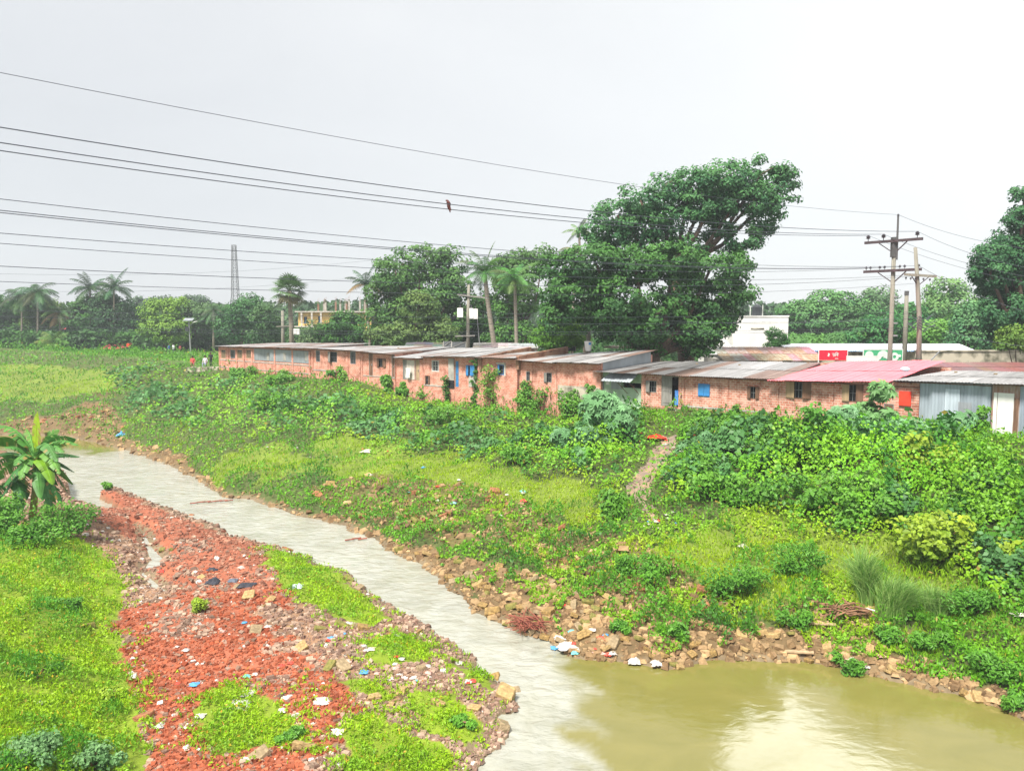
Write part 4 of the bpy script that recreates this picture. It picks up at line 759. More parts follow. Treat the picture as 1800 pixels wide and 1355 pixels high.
def disc(cx,cz,r1,r0=0,a0=0,a1=6.2832,y=-.02):
    b=MB(); n=28; vs=[];fs=[]
    for i in range(n+1):
        a=a0+(a1-a0)*i/n
        for r_ in (r0,r1):
            for yy in (y,-.002): vs.append((cx+math.cos(a)*r_,yy,cz+math.sin(a)*r_))
    for i in range(n): k=i*4; fs+=[(k,k+2,k+6,k+4),(k+2,k+3,k+7,k+6),(k,k+4,k+5,k+1)]
    b.add(vs,fs); return b
for cx,cz,r1,r0,a0,a1,y in ((.14,.55,.36,.0,0,6.283,-.02),(.50,.45,.50,.18,-.6,3.9,-.024),(.50,.45,.17,.03,-1.2,3.6,-.03),(.80,.42,.36,.14,0,6.283,-.02),(.93,.50,.12,.0,0,6.283,-.034)):
    h2=h_; disc(w_*cx,min(max(h2*cz,0),h2),h2*r1*.98 if cz+r1<=1 else h2*(1-cz),h2*r0,a0,a1,y).obj('round_motif',M['palegreen'],sg,local=True)
board(1489.5,1543,626.5,636,49,'white','low white board standing between the red sign and the green billboard','board','board')
# ================================================================ TREES
def tree(name,label,blobs,y,base,c1,c2,leaf=.3,dens=1.0,group=None,trunk=.35,dy=.55,lean=None,cat='tree',gap=.38,bright=.35,nmax=60000):
    """blobs: (u,v,ru,rv[,depth shift m]) in the photo's frame, turned into crown masses at the tree's real distance"""
    bu,bv=base; root_p=aty(bu,bv,y); gz=float(height(root_p.x,root_p.y)[0]) if y<160 else GZ; rp=Vector((root_p.x,y,gz)); root=empty(name,rp,label,cat,group)
    rng=np.random.default_rng(int(abs(bu)*7+abs(bv)+len(blobs))); allP=[];allN=[];ac=[]
    cs=[]
    tot=sum(b[2]*b[3] for b in blobs)
    for b in blobs:
        yy=y+(b[4] if len(b)>4 else rng.uniform(-dy,dy)*min(b[2],b[3])*1.6*y/F); c=aty(b[0],b[1],yy); rx=b[2]*yy/F; rz=b[3]*yy/F; ry=(rx+rz)*.5
        cs.append((c,rx,rz))
        nc=max(10,int(9*(rx*rz+rx*ry)/ (leaf*3.2)**2)); nc=min(nc,260)
        d=unit(nc,rng); d[:,2]=np.abs(d[:,2])*.85+d[:,2]*.15 if False else d[:,2]; rad=(rng.random(nc)**.33)*.55+.5
        cc=np.array(c)+d*rad[:,None]*np.array([rx,ry,rz])*.95
        keep=fn(cc[:,0]*1.0+cc[:,2]*.7,cc[:,1]+cc[:,2],max(rx,rz)*.8,9)>gap*.8; cc=cc[keep]; d=d[keep]; nc=len(cc)
        k=int(max(8,26*dens)); cr=leaf*2.3
        o=unit(nc*k,rng)*(rng.random((nc*k,1))**.4)*np.array([cr,cr,cr*.62]); Pn=np.repeat(cc,k,0)+o
        nn=o/cr+np.repeat(d,k,0)*.7+np.array([0,-.15,.55])+rng.normal(size=o.shape)*.35
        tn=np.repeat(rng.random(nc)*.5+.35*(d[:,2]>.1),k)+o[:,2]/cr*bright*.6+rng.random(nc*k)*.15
        allP.append(Pn);allN.append(nn);ac.append(tn)
    Pn=np.concatenate(allP);nn=np.concatenate(allN);tn=np.concatenate(ac)
    if len(Pn)>nmax: s=rng.choice(len(Pn),nmax,False);Pn,nn,tn=Pn[s],nn[s],tn[s]
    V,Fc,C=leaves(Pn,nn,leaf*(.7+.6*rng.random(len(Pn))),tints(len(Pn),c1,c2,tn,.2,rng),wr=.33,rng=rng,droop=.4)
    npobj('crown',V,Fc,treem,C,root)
    b=MB(); cen=sum((c for c,_,_ in cs),Vector())/len(cs); low=min(c.z for c,_,_ in cs)
    fork=Vector((rp.x*.5+cen.x*.5,y,max(gz+1.2,min(gz+(cen.z-gz)*.45,low+ .5)))); 
    if lean: fork=aty(lean[0],lean[1],y)
    b.tube([rp-Vector((0,0,.3)),rp+(fork-rp)*.3,rp+(fork-rp)*.7+Vector((.1,.0,0)),fork],[trunk*1.35,trunk*1.05,trunk*.9,trunk*.8],8); b.obj('trunk',M['bark'],root,smooth=True)
    lm=MB(); 
    for c,rx,rz in sorted(cs,key=lambda q:-q[1]*q[2])[:12]:
        mid=(fork+c)/2+Vector((rng.uniform(-.4,.4),rng.uniform(-.4,.4),-.12*(c-fork).length)); lm.tube([fork-Vector((0,0,.2)),mid,c+Vector((0,0,rz*.1)),c+Vector((rx*.4,0,rz*.5))],[trunk*.5,trunk*.3,trunk*.16,trunk*.05],5)
    lm.obj('limbs',M['bark'],root,smooth=True); return root
TD,TM,TL,TY=(.022,.085,.022),(.065,.19,.03),(.075,.21,.03),(.15,.28,.03)
BLU=(.03,.12,.05)
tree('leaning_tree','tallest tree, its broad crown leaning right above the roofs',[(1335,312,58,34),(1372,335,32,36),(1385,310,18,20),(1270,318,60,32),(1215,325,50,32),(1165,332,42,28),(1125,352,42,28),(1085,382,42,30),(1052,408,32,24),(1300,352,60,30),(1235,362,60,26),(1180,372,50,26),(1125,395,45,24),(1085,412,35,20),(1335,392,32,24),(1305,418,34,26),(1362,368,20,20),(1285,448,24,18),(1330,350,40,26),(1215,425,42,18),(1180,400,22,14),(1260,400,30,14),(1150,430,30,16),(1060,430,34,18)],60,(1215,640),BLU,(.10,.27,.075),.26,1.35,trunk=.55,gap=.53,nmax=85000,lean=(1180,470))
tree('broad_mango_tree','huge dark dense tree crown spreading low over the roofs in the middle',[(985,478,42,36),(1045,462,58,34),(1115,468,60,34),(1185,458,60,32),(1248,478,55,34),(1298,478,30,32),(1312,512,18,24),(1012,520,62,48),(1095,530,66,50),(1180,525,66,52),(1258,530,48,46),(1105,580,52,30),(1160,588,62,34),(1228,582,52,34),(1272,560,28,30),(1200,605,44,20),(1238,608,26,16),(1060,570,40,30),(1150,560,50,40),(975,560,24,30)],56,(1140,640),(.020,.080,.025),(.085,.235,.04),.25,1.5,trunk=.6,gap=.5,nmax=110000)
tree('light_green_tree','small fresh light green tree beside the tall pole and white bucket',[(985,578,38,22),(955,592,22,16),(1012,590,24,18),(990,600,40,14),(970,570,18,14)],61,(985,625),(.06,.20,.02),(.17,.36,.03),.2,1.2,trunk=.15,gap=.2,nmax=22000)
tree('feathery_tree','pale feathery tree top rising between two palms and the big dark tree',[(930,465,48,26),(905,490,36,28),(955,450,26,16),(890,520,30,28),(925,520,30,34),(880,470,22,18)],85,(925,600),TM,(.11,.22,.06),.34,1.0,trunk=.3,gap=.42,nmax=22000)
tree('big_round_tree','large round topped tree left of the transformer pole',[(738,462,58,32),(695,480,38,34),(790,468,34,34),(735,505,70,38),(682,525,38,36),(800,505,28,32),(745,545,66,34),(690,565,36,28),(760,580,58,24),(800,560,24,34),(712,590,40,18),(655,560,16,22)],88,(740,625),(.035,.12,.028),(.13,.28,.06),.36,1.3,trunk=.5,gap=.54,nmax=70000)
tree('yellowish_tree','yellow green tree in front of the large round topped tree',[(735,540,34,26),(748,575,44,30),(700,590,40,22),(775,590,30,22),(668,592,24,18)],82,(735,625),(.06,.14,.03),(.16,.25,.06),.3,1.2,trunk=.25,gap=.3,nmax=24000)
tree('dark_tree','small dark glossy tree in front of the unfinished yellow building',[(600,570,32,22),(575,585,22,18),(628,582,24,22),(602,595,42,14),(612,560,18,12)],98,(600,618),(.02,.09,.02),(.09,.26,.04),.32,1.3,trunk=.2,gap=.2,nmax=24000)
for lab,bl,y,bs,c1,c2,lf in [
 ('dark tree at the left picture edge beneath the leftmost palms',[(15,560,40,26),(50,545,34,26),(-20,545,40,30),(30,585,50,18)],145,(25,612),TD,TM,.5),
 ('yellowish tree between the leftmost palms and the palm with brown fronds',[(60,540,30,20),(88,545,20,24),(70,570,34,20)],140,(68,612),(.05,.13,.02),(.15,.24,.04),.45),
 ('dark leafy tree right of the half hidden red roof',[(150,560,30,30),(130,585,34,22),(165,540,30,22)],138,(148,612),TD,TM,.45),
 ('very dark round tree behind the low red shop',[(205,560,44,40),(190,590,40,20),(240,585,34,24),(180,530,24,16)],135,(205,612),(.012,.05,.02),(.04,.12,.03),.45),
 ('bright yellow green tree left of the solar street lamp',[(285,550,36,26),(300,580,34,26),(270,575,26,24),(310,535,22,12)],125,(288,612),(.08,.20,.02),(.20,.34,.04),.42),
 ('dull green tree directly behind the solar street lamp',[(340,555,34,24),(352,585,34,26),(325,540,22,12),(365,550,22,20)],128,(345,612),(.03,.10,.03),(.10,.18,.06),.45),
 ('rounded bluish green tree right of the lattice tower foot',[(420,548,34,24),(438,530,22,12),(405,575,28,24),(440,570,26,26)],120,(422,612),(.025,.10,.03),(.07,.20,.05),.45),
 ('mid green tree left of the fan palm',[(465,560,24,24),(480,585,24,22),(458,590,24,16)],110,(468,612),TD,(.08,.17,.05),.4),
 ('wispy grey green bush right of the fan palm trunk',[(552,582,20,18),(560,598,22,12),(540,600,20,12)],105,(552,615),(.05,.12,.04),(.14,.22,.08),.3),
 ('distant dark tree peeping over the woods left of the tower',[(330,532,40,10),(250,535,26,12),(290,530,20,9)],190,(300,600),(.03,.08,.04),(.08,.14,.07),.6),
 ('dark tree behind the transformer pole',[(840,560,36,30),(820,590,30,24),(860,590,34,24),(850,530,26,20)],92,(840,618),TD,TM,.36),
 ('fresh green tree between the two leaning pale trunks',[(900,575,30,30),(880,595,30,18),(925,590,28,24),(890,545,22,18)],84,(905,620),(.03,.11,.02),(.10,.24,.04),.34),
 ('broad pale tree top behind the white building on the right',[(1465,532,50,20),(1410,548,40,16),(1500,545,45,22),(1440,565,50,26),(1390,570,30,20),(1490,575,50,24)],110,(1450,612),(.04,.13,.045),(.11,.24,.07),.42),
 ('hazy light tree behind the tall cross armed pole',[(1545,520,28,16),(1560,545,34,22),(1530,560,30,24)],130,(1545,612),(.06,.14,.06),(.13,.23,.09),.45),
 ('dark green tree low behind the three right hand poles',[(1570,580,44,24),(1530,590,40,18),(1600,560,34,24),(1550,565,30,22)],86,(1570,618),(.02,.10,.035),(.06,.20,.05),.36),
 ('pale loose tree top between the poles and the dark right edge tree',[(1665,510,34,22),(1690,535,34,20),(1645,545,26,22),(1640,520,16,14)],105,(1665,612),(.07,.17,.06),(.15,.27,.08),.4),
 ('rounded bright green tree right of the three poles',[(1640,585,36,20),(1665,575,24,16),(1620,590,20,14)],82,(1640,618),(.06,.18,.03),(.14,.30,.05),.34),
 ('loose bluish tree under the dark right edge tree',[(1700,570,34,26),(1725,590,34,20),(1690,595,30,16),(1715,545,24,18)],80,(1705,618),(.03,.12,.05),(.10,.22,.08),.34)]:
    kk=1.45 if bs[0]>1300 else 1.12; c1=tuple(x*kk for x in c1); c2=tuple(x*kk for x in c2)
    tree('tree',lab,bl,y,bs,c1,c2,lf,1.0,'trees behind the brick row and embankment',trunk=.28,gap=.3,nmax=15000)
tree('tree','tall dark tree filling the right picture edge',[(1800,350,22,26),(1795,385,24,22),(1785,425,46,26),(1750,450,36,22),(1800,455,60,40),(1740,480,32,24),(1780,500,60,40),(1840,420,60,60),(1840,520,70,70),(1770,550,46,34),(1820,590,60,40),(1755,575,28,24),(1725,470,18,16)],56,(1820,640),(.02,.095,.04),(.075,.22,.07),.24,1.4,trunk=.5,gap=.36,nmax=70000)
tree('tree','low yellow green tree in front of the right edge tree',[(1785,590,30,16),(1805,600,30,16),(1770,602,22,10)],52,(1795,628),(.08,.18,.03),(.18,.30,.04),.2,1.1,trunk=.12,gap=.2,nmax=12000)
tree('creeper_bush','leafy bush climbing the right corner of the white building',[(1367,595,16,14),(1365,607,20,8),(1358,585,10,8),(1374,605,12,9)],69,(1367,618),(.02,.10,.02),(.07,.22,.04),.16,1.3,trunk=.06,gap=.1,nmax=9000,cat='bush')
# far-off wood closing the gaps
def farwood():
    rng=np.random.default_rng(9); n=46000; u=rng.uniform(-260,2100,n); y=rng.uniform(170,215,n); top=545-18*fn(u,u*0,90,3)-10*vn(u,u*0,22,5)+np.clip((u-1250)/900,0,1)*6; k=rng.random(n)**.7; v=top+(600-top)*k
    d=ray(u,v); P=d/d[:,1:2]*y[:,None]+np.array([0,0,CH]); nn=rng.normal(size=P.shape)*.6+[0,-.3,.7]; t=fn(u,v,26,8)+rng.random(n)*.3-.2
    V,Fc,C=leaves(P,nn,1.5*(.6+.8*rng.random(n)),tints(n,(.025,.075,.03),(.09,.18,.06),t,.2,rng),wr=.34,rng=rng); tag(npobj('distant_wood',V,Fc,treem,C),'hazy band of distant woodland along the horizon','woodland',kind='stuff')
farwood()
# ---------------------------------------------------------------- palms
def frond(b,base,az,el,L,droop,col,wl=.5,n=9,two=True,rng=random):
    pts=[];d=Vector((math.cos(az)*math.cos(el),math.sin(az)*math.cos(el),math.sin(el)));p=Vector(base);st=L/n
    for i in range(n+1):
        pts.append(p.copy()); p=p+d*st; d=(d-Vector((0,0,droop/n))).normalized()
    b.col=col; side=Vector((-math.sin(az),math.cos(az),0))
    for i in range(n):
        a,c=pts[i],pts[i+1]; dd=(c-a)
        b.add([a-side*.03,a+side*.03,c+side*.02,c-side*.02],[(0,1,2,3)])
        for sg in (-1,1):
            for q in (0,.25,.5,.75):
                w_=wl*math.sin(math.pi*min(1,(i+q+.6)/n*.82+.12))*rng.uniform(.8,1.1); s0=a+dd*q; s1=a+dd*(q+.17); tip=s0+side*sg*w_*.8+dd.normalized()*w_*.55-Vector((0,0,w_*(.45+.4*rng.random()))); md=(s0+tip)/2+Vector((0,0,w_*.12)); b.add([s0,s1,md+dd*.12,tip,md-dd*.05],[(0,1,2,4),(4,2,3)])
def palm(name,label,u,v,y,Lpx,n=22,base=None,c=(.06,.15,.04),brown=0,group=None,tr=.16,droop=1.5,up=.9,wl=.13):
    cpt=aty(u,v,y); bu=base if base is not None else u; bp=aty(bu,600,y); gz=GZ; root=empty(name,(bp.x,y,gz),label,'palm tree',group); L=Lpx*y/F; r=random.Random(int(u*3+v))
    top=cpt; b=MB(); b.tube([(bp.x,y,gz-.3),(bp.x*.7+top.x*.3,y,gz+(top.z-gz)*.35),(bp.x*.2+top.x*.8,y,gz+(top.z-gz)*.75),top],[tr*1.3,tr,tr*.9,tr*.75],8); b.obj('trunk',M['palmbark'],root,smooth=True)
    b=MB()
    for i in range(n):
        az=i*2.4+r.uniform(-.3,.3); el=up-1.5*(i/n)+r.uniform(-.15,.15); cc=tuple(x*r.uniform(.75,1.35) for x in c)
        if i>=n-brown: cc=(.30,.20,.09)
        frond(b,top,az,el,L*r.uniform(1.05,1.4),droop,cc,wl=L*wl*2.6,rng=r)
    b.obj('fronds',treem,root); return root
GPn='coconut palms above the woods on the far left'
palm('coconut_palm','leftmost coconut palm drooping over the dark trees',38,520,135,36,20,c=(.055,.12,.045),group=GPn)
palm('coconut_palm','coconut palm just right of the leftmost palm',66,512,132,36,20,c=(.06,.13,.05),group=GPn)
palm('coconut_palm','left one of the twin coconut palms standing clear above the woods',158,507,136,32,18,c=(.05,.11,.045),group=GPn,up=1.2)
palm('coconut_palm','right one of the twin coconut palms standing clear above the woods',200,507,133,34,18,c=(.06,.13,.05),group=GPn,up=1.2)
palm('coconut_palm','palm with hanging brown fronds above the red roof',105,548,134,30,16,c=(.08,.16,.04),brown=5,group=GPn)
palm('coconut_palm','pale low palm in the woods near the tower',375,545,122,26,16,c=(.08,.14,.06))
palm('areca_palm','slender palm with a thick pale leaning trunk in the middle',852,478,76,44,20,base=873,c=(.09,.20,.06),tr=.24,droop=1.6,up=1.3)
palm('areca_palm','slender palm with a straight mossy trunk left of the big dark tree',905,492,74,42,20,base=909,c=(.10,.23,.06),tr=.17,droop=1.6,up=1.2)
palm('coconut_palm','palm whose fronds poke out left of the large round tree',642,500,92,38,14,base=652,c=(.05,.12,.05),brown=2,up=1.3)
palm('areca_palm','pale palm fronds showing at the left flank of the leaning tree',1018,408,66,26,10,base=1030,c=(.14,.24,.06),tr=.12,up=1.3)
palm('areca_palm','yellowish palm fronds resting on top of the dark mango like crown',1010,440,64,30,10,base=1005,c=(.20,.28,.07),tr=.12,up=.9)
palm('banana_palm_bush','broad pale palm bush on the embankment before the red roof',93,600,126,26,18,c=(.14,.26,.05),tr=.1,droop=1.1,up=1.1,wl=.2)
# fan palm
def fanpalm():
    y=96; top=aty(509,512,y); root=empty('fan_palm',(aty(512,600,y).x,y,GZ),'fan palm with a round crown of stiff fan leaves before the yellow building','palm tree'); r=random.Random(8)
    MB().tube([(aty(513,600,y).x,y,GZ-.3),aty(512,570,y),aty(510,540,y),top],[.32,.28,.26,.22],9).obj('trunk',M['palmbark'],root,smooth=True)
    b=MB()
    for i in range(34):
        az=i*2.4; el=1.35-2.3*(i/34); d=Vector((math.cos(az)*math.cos(el),math.sin(az)*math.cos(el),math.sin(el))); Ls=r.uniform(1.0,1.35); hub=top+d*Ls; b.col=(.07,.12,.04); b.bar(top,hub,.05)
        g=r.uniform(.8,1.4); b.col=(.085*g,.175*g,.05*g) if i<27 else (.16*g,.15*g,.07*g); s=d.cross(Vector((0,0,1))); s=s.normalized() if s.length>.1 else Vector((1,0,0)); uu=s.cross(d).normalized(); pl=(s*math.cos(.5*r.uniform(-1,1))+uu*.2).normalized()
        for k in range(13):
            a=-1.75+3.5*k/12; dr=(d*math.cos(a)+pl*math.sin(a)).normalized(); e=(pl*math.cos(a)-d*math.sin(a)).normalized()*.085; b.add([hub,hub+dr*.7+e,hub+dr*1.35-Vector((0,0,.25)),hub+dr*.7-e],[(0,1,2,3)])
    b.obj('fan_leaves',treem,root)
fanpalm()
# ================================================================ BANANA
def banana():
    p=H1(56,912); root=empty('banana_plant',p,'banana plant with broad arching leaves at the left edge','banana plant'); y=p.y; r=random.Random(2)
    top=aty(62,815,y); MB().tube([p-Vector((0,0,.2)),(p+top)/2+Vector((.06,0,0)),top],[.17,.13,.09],9).tube([p+Vector((-.9,.5,-.2)),aty(22,850,y+.5)],[.13,.07],8).obj('stem',mat('banana_stem',(.30,.28,.09),.6,.5,4,col2=(.10,.14,.03),stretch=(3,3,.5)),root,smooth=True)
    LV=[((62,800),(66,722),.42,(.30,.44,.02),.0,.1),((60,800),(-6,742),.55,(.10,.30,.05),.5,.5),((58,805),(-22,772),.5,(.07,.22,.03),.2,.6),((62,800),(132,766),.5,(.08,.26,.05),.3,.6),((64,808),(138,776),.5,(.11,.30,.06),-.8,.5),((64,810),(140,800),.48,(.05,.18,.04),.9,.35),((60,812),(-20,800),.4,(.04,.15,.03),.9,.3),((60,815),(-25,822),.5,(.05,.19,.04),.4,.5),((62,812),(130,826),.4,(.04,.15,.03),.6,.5),((60,815),(26,812),.42,(.10,.27,.05),-1.3,.9),((62,812),(100,800),.44,(.10,.27,.06),-1.4,.9),((62,822),(92,842),.46,(.19,.38,.02),-1.3,.9),((58,822),(6,850),.46,(.06,.22,.05),-.9,.8),((64,822),(118,858),.36,(.05,.18,.04),-.3,.7),((58,830),(0,872),.4,(.04,.15,.04),-.8,.7),((62,835),(108,878),.36,(.05,.19,.04),-.6,.9),((64,835),(88,896),.40,(.06,.21,.05),-1.0,1.1),((56,820),(30,780),.4,(.04,.16,.03),1.0,.6),((52,850),(30,905),.36,(.05,.17,.04),-.6,.9),((64,812),(84,770),.40,(.05,.2,.03),.8,.6),((60,805),(20,760),.42,(.12,.32,.06),.2,.5),((63,806),(104,752),.42,(.14,.34,.06),.4,.5),((60,818),(-10,838),.44,(.10,.28,.05),.2,.7),((64,818),(128,845),.42,(.12,.30,.06),.1,.7),((62,832),(98,905),.38,(.12,.30,.06),-.4,1.0),((58,832),(22,895),.38,(.10,.28,.05),-.4,1.0),((62,806),(46,750),.36,(.13,.33,.05),.9,.4),((62,815),(112,788),.42,(.12,.32,.07),-1.0,.7),((60,818),(36,836),.40,(.14,.34,.06),-1.5,.9),((58,815),(8,782),.44,(.10,.30,.06),-.6,.6),((62,828),(70,868),.38,(.10,.28,.06),-1.4,.8),((64,818),(104,822),.42,(.16,.36,.06),-1.6,.8),((20,850),(-15,880),.4,(.05,.18,.04),-.3,.8),((22,850),(40,872),.4,(.05,.19,.04),-.8,.8)]
    for (a,t,w,c,dyy,arch) in LV:
        A0=aty(*a,y); T=aty(*t,y+dyy); n=12; rows=[]; L=(T-A0).length; sd=(T-A0).cross(Vector((0,1,.2))); up=Vector((0,0,1)); sd=(T-A0).cross(up) if abs((T-A0).normalized().z)<.75 else Vector((1,.15,0)); sd.normalize(); sd=(sd+Vector((0,0,.25*r.uniform(-1,1)))).normalized()
        if abs(dyy)<.5: sd=(sd*.6+Vector((-(T-A0).z,0,(T-A0).x)).normalized()*.8).normalized()
        n=20; b=MB(); cen=[]; wid=[]
        for i in range(n+1):
            q=i/n; cen.append(A0.lerp(T,q)+Vector((0,0,1))*arch*.40*L*math.sin(math.pi*q)*(1-q*.35)-Vector((0,0,1))*.12*L*arch*q**3); wid.append(w*.74*(0.05 if q<.1 else math.sin(math.pi*min(1,((q-.1)/.9))**.72)**.65)+.015)
        for i in range(n):
            c0,c1=cen[i],cen[i+1]; g=r.uniform(.85,1.15); tear=r.random()<.3; dd=c1-c0
            for sg in (-1,1):
                k0=wid[i]*(r.uniform(.6,.95) if tear else 1); k1=wid[i+1]*(r.uniform(.7,1) if tear else 1); fl=r.uniform(.3,.75) if tear else .42; o0=c0+sd*sg*k0+dd*(.55 if tear else .25)-Vector((0,0,k0*fl)); o1=c1+sd*sg*k1+dd*(-.05 if tear else .25)-Vector((0,0,k1*(fl+.02)))
                b.col=tuple(x*g for x in c); m0=(c0*.5+o0*.5)+Vector((0,0,k0*.10)); m1=(c1*.5+o1*.5)+Vector((0,0,k1*.10)); b.add([c0,c1,m1,m0],[(0,1,2,3)]); b.col=tuple(x*g*(.9) for x in c) if r.random()<.9 else (.30,.24,.06); b.add([m0,m1,o1,o0],[(0,1,2,3)])
        b.col=tuple(min(1,x*1.5) for x in c); b.tube([q_+Vector((0,0,.012)) for q_ in cen],[.028*(1-.85*i/n) for i in range(n+1)],4); b.obj('leaf',leafm,root)
banana()
# ================================================================ SHRUBS on the banks
def palmate(P,S,Nn,col,rng,lobes=7):
    """one star shaped leaf per point"""
    n=len(P); k=lobes; Nn=Nn/np.linalg.norm(Nn,axis=1,keepdims=True); a=rng.normal(size=(n,3)); a-=(a*Nn).sum(1,keepdims=True)*Nn; a/=np.linalg.norm(a,axis=1,keepdims=True); b=np.cross(Nn,a)
    V=np.empty((n,k,4,3))
    for i in range(k):
        an=(i-(k-1)/2)*(4.9/k); L=S*(1-.10*abs(i-(k-1)/2)); d=a*math.cos(an)+b*math.sin(an); e=(-a*math.sin(an)+b*math.cos(an))
        V[:,i,0]=P; V[:,i,1]=P+d*(L*.52)[:,None]+e*(S*.17)[:,None]+Nn*(S*.03)[:,None]; V[:,i,2]=P+d*L[:,None]-Nn*(L*.22)[:,None]; V[:,i,3]=P+d*(L*.52)[:,None]-e*(S*.17)[:,None]+Nn*(S*.03)[:,None]
    return V.reshape(-1,3),np.arange(n*k*4).reshape(n*k,4),np.repeat(col,k*4,axis=0)
def shrub(name,label,u,v,wpx,hpx,c1,c2,leaf=.16,n=1300,kind='leaf',group=None,cat='shrub',sink=.2,wr=.36,y=None,vtop=False):
    """rooted where (u,v) meets the bank; wpx, hpx are its half width and height as seen"""
    p=H1(u,v) if y is None else aty(u,v,y); p=Vector(p); k=p.y/F; rx=wpx*k; hz=hpx*k; root=empty(name,p,label,cat,group); rng=np.random.default_rng(int(u*13+v)); r=random.Random(int(u+v))
    nb=max(4,int(n/110)) if cat!='creeper' else max(16,int(n/34)); cc=unit(nb,rng)*(rng.random((nb,1))**.5)*np.array([rx*1.05,rx*.8,hz*.46])+np.array([p.x,p.y,p.z+hz*.55]); 
    if cat=='creeper': cc=np.stack([p.x+rng.normal(size=nb)*rx*.55,p.y+rng.normal(size=nb)*.1-.05,p.z-.9+(hz+.9)*np.linspace(0,1,nb)*.98],1)
    q=n//nb; cr=(1.0 if cat!='creeper' else .95)*(np.repeat(rng.uniform(.22,.55,nb),q)*min(rx,hz)+leaf*.7)[:,None]; o=unit(nb*q,rng)*(rng.random((nb*q,1))**.45)*cr*np.array([1,1,.75]); P=np.repeat(cc,q,0)+o; nn=o/cr+np.array([0,-.35,.75])+rng.normal(size=o.shape)*.35
    P[:,2]=np.maximum(P[:,2],height(P[:,0],P[:,1])+.03)
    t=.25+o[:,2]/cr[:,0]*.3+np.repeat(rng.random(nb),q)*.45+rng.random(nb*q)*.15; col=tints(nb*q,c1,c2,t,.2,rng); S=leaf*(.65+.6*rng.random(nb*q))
    if kind=='castor': V,Fc,C=palmate(P,S,nn,col,rng)
    else: V,Fc,C=leaves(P,nn,S,col,wr=wr,rng=rng,droop=.5)
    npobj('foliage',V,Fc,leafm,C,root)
    b=MB()
    for c in cc[:7]: c=Vector(c); b.tube([p-Vector((0,0,.15)),p.lerp(c,.5)+Vector((r.uniform(-.1,.1),0,.1)),c],[.035,.025,.012],5)
    b.obj('stems',M['wood'],root); return root
CA=((.09,.25,.09),(.22,.43,.19))
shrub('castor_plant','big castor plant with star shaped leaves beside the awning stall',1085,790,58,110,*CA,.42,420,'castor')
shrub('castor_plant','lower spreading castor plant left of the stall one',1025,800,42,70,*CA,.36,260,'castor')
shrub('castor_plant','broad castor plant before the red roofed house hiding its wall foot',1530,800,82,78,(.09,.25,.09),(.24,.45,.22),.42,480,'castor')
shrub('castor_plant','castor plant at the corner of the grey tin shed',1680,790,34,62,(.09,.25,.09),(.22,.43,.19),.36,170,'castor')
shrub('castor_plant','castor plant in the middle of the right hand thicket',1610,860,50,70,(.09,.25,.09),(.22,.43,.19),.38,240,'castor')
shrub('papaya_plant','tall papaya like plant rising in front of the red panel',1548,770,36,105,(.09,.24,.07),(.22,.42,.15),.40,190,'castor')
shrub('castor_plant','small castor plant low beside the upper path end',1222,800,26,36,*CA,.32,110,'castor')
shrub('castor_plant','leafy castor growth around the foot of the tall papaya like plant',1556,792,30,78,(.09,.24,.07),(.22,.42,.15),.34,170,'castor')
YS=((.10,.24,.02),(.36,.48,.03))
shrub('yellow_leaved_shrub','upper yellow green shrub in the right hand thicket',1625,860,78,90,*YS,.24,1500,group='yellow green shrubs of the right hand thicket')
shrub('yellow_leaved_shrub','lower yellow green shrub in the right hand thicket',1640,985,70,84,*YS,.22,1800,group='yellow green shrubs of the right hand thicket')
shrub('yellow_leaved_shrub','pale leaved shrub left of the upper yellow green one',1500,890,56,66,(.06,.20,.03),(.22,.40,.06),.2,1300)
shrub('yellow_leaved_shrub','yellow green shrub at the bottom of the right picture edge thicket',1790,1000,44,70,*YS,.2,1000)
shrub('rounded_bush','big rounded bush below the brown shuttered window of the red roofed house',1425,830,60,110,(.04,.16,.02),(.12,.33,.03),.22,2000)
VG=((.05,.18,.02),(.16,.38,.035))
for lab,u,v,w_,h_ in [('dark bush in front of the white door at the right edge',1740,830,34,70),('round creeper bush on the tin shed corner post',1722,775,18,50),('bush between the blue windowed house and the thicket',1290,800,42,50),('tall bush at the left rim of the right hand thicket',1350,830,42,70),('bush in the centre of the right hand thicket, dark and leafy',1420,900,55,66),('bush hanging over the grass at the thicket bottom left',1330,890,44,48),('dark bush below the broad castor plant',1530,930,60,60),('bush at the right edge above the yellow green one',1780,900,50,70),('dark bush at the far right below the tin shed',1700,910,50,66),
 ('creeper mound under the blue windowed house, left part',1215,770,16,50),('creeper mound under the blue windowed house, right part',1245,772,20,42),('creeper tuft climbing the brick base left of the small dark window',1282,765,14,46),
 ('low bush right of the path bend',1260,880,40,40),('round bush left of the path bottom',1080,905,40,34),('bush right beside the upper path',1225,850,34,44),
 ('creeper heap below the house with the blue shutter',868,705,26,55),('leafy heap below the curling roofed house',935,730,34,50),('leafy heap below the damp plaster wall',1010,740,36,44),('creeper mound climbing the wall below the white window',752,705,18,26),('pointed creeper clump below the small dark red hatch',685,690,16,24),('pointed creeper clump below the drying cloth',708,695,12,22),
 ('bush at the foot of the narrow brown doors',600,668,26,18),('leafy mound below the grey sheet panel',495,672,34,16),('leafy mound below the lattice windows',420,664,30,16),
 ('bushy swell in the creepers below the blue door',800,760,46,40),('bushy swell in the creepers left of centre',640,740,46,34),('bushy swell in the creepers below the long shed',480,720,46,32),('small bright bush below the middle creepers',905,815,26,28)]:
    shrub('bush',lab,u,v,w_*1.1,h_*1.1,*VG,.2 if v>700 else .26,int(500+w_*h_*.22),cat='bush')
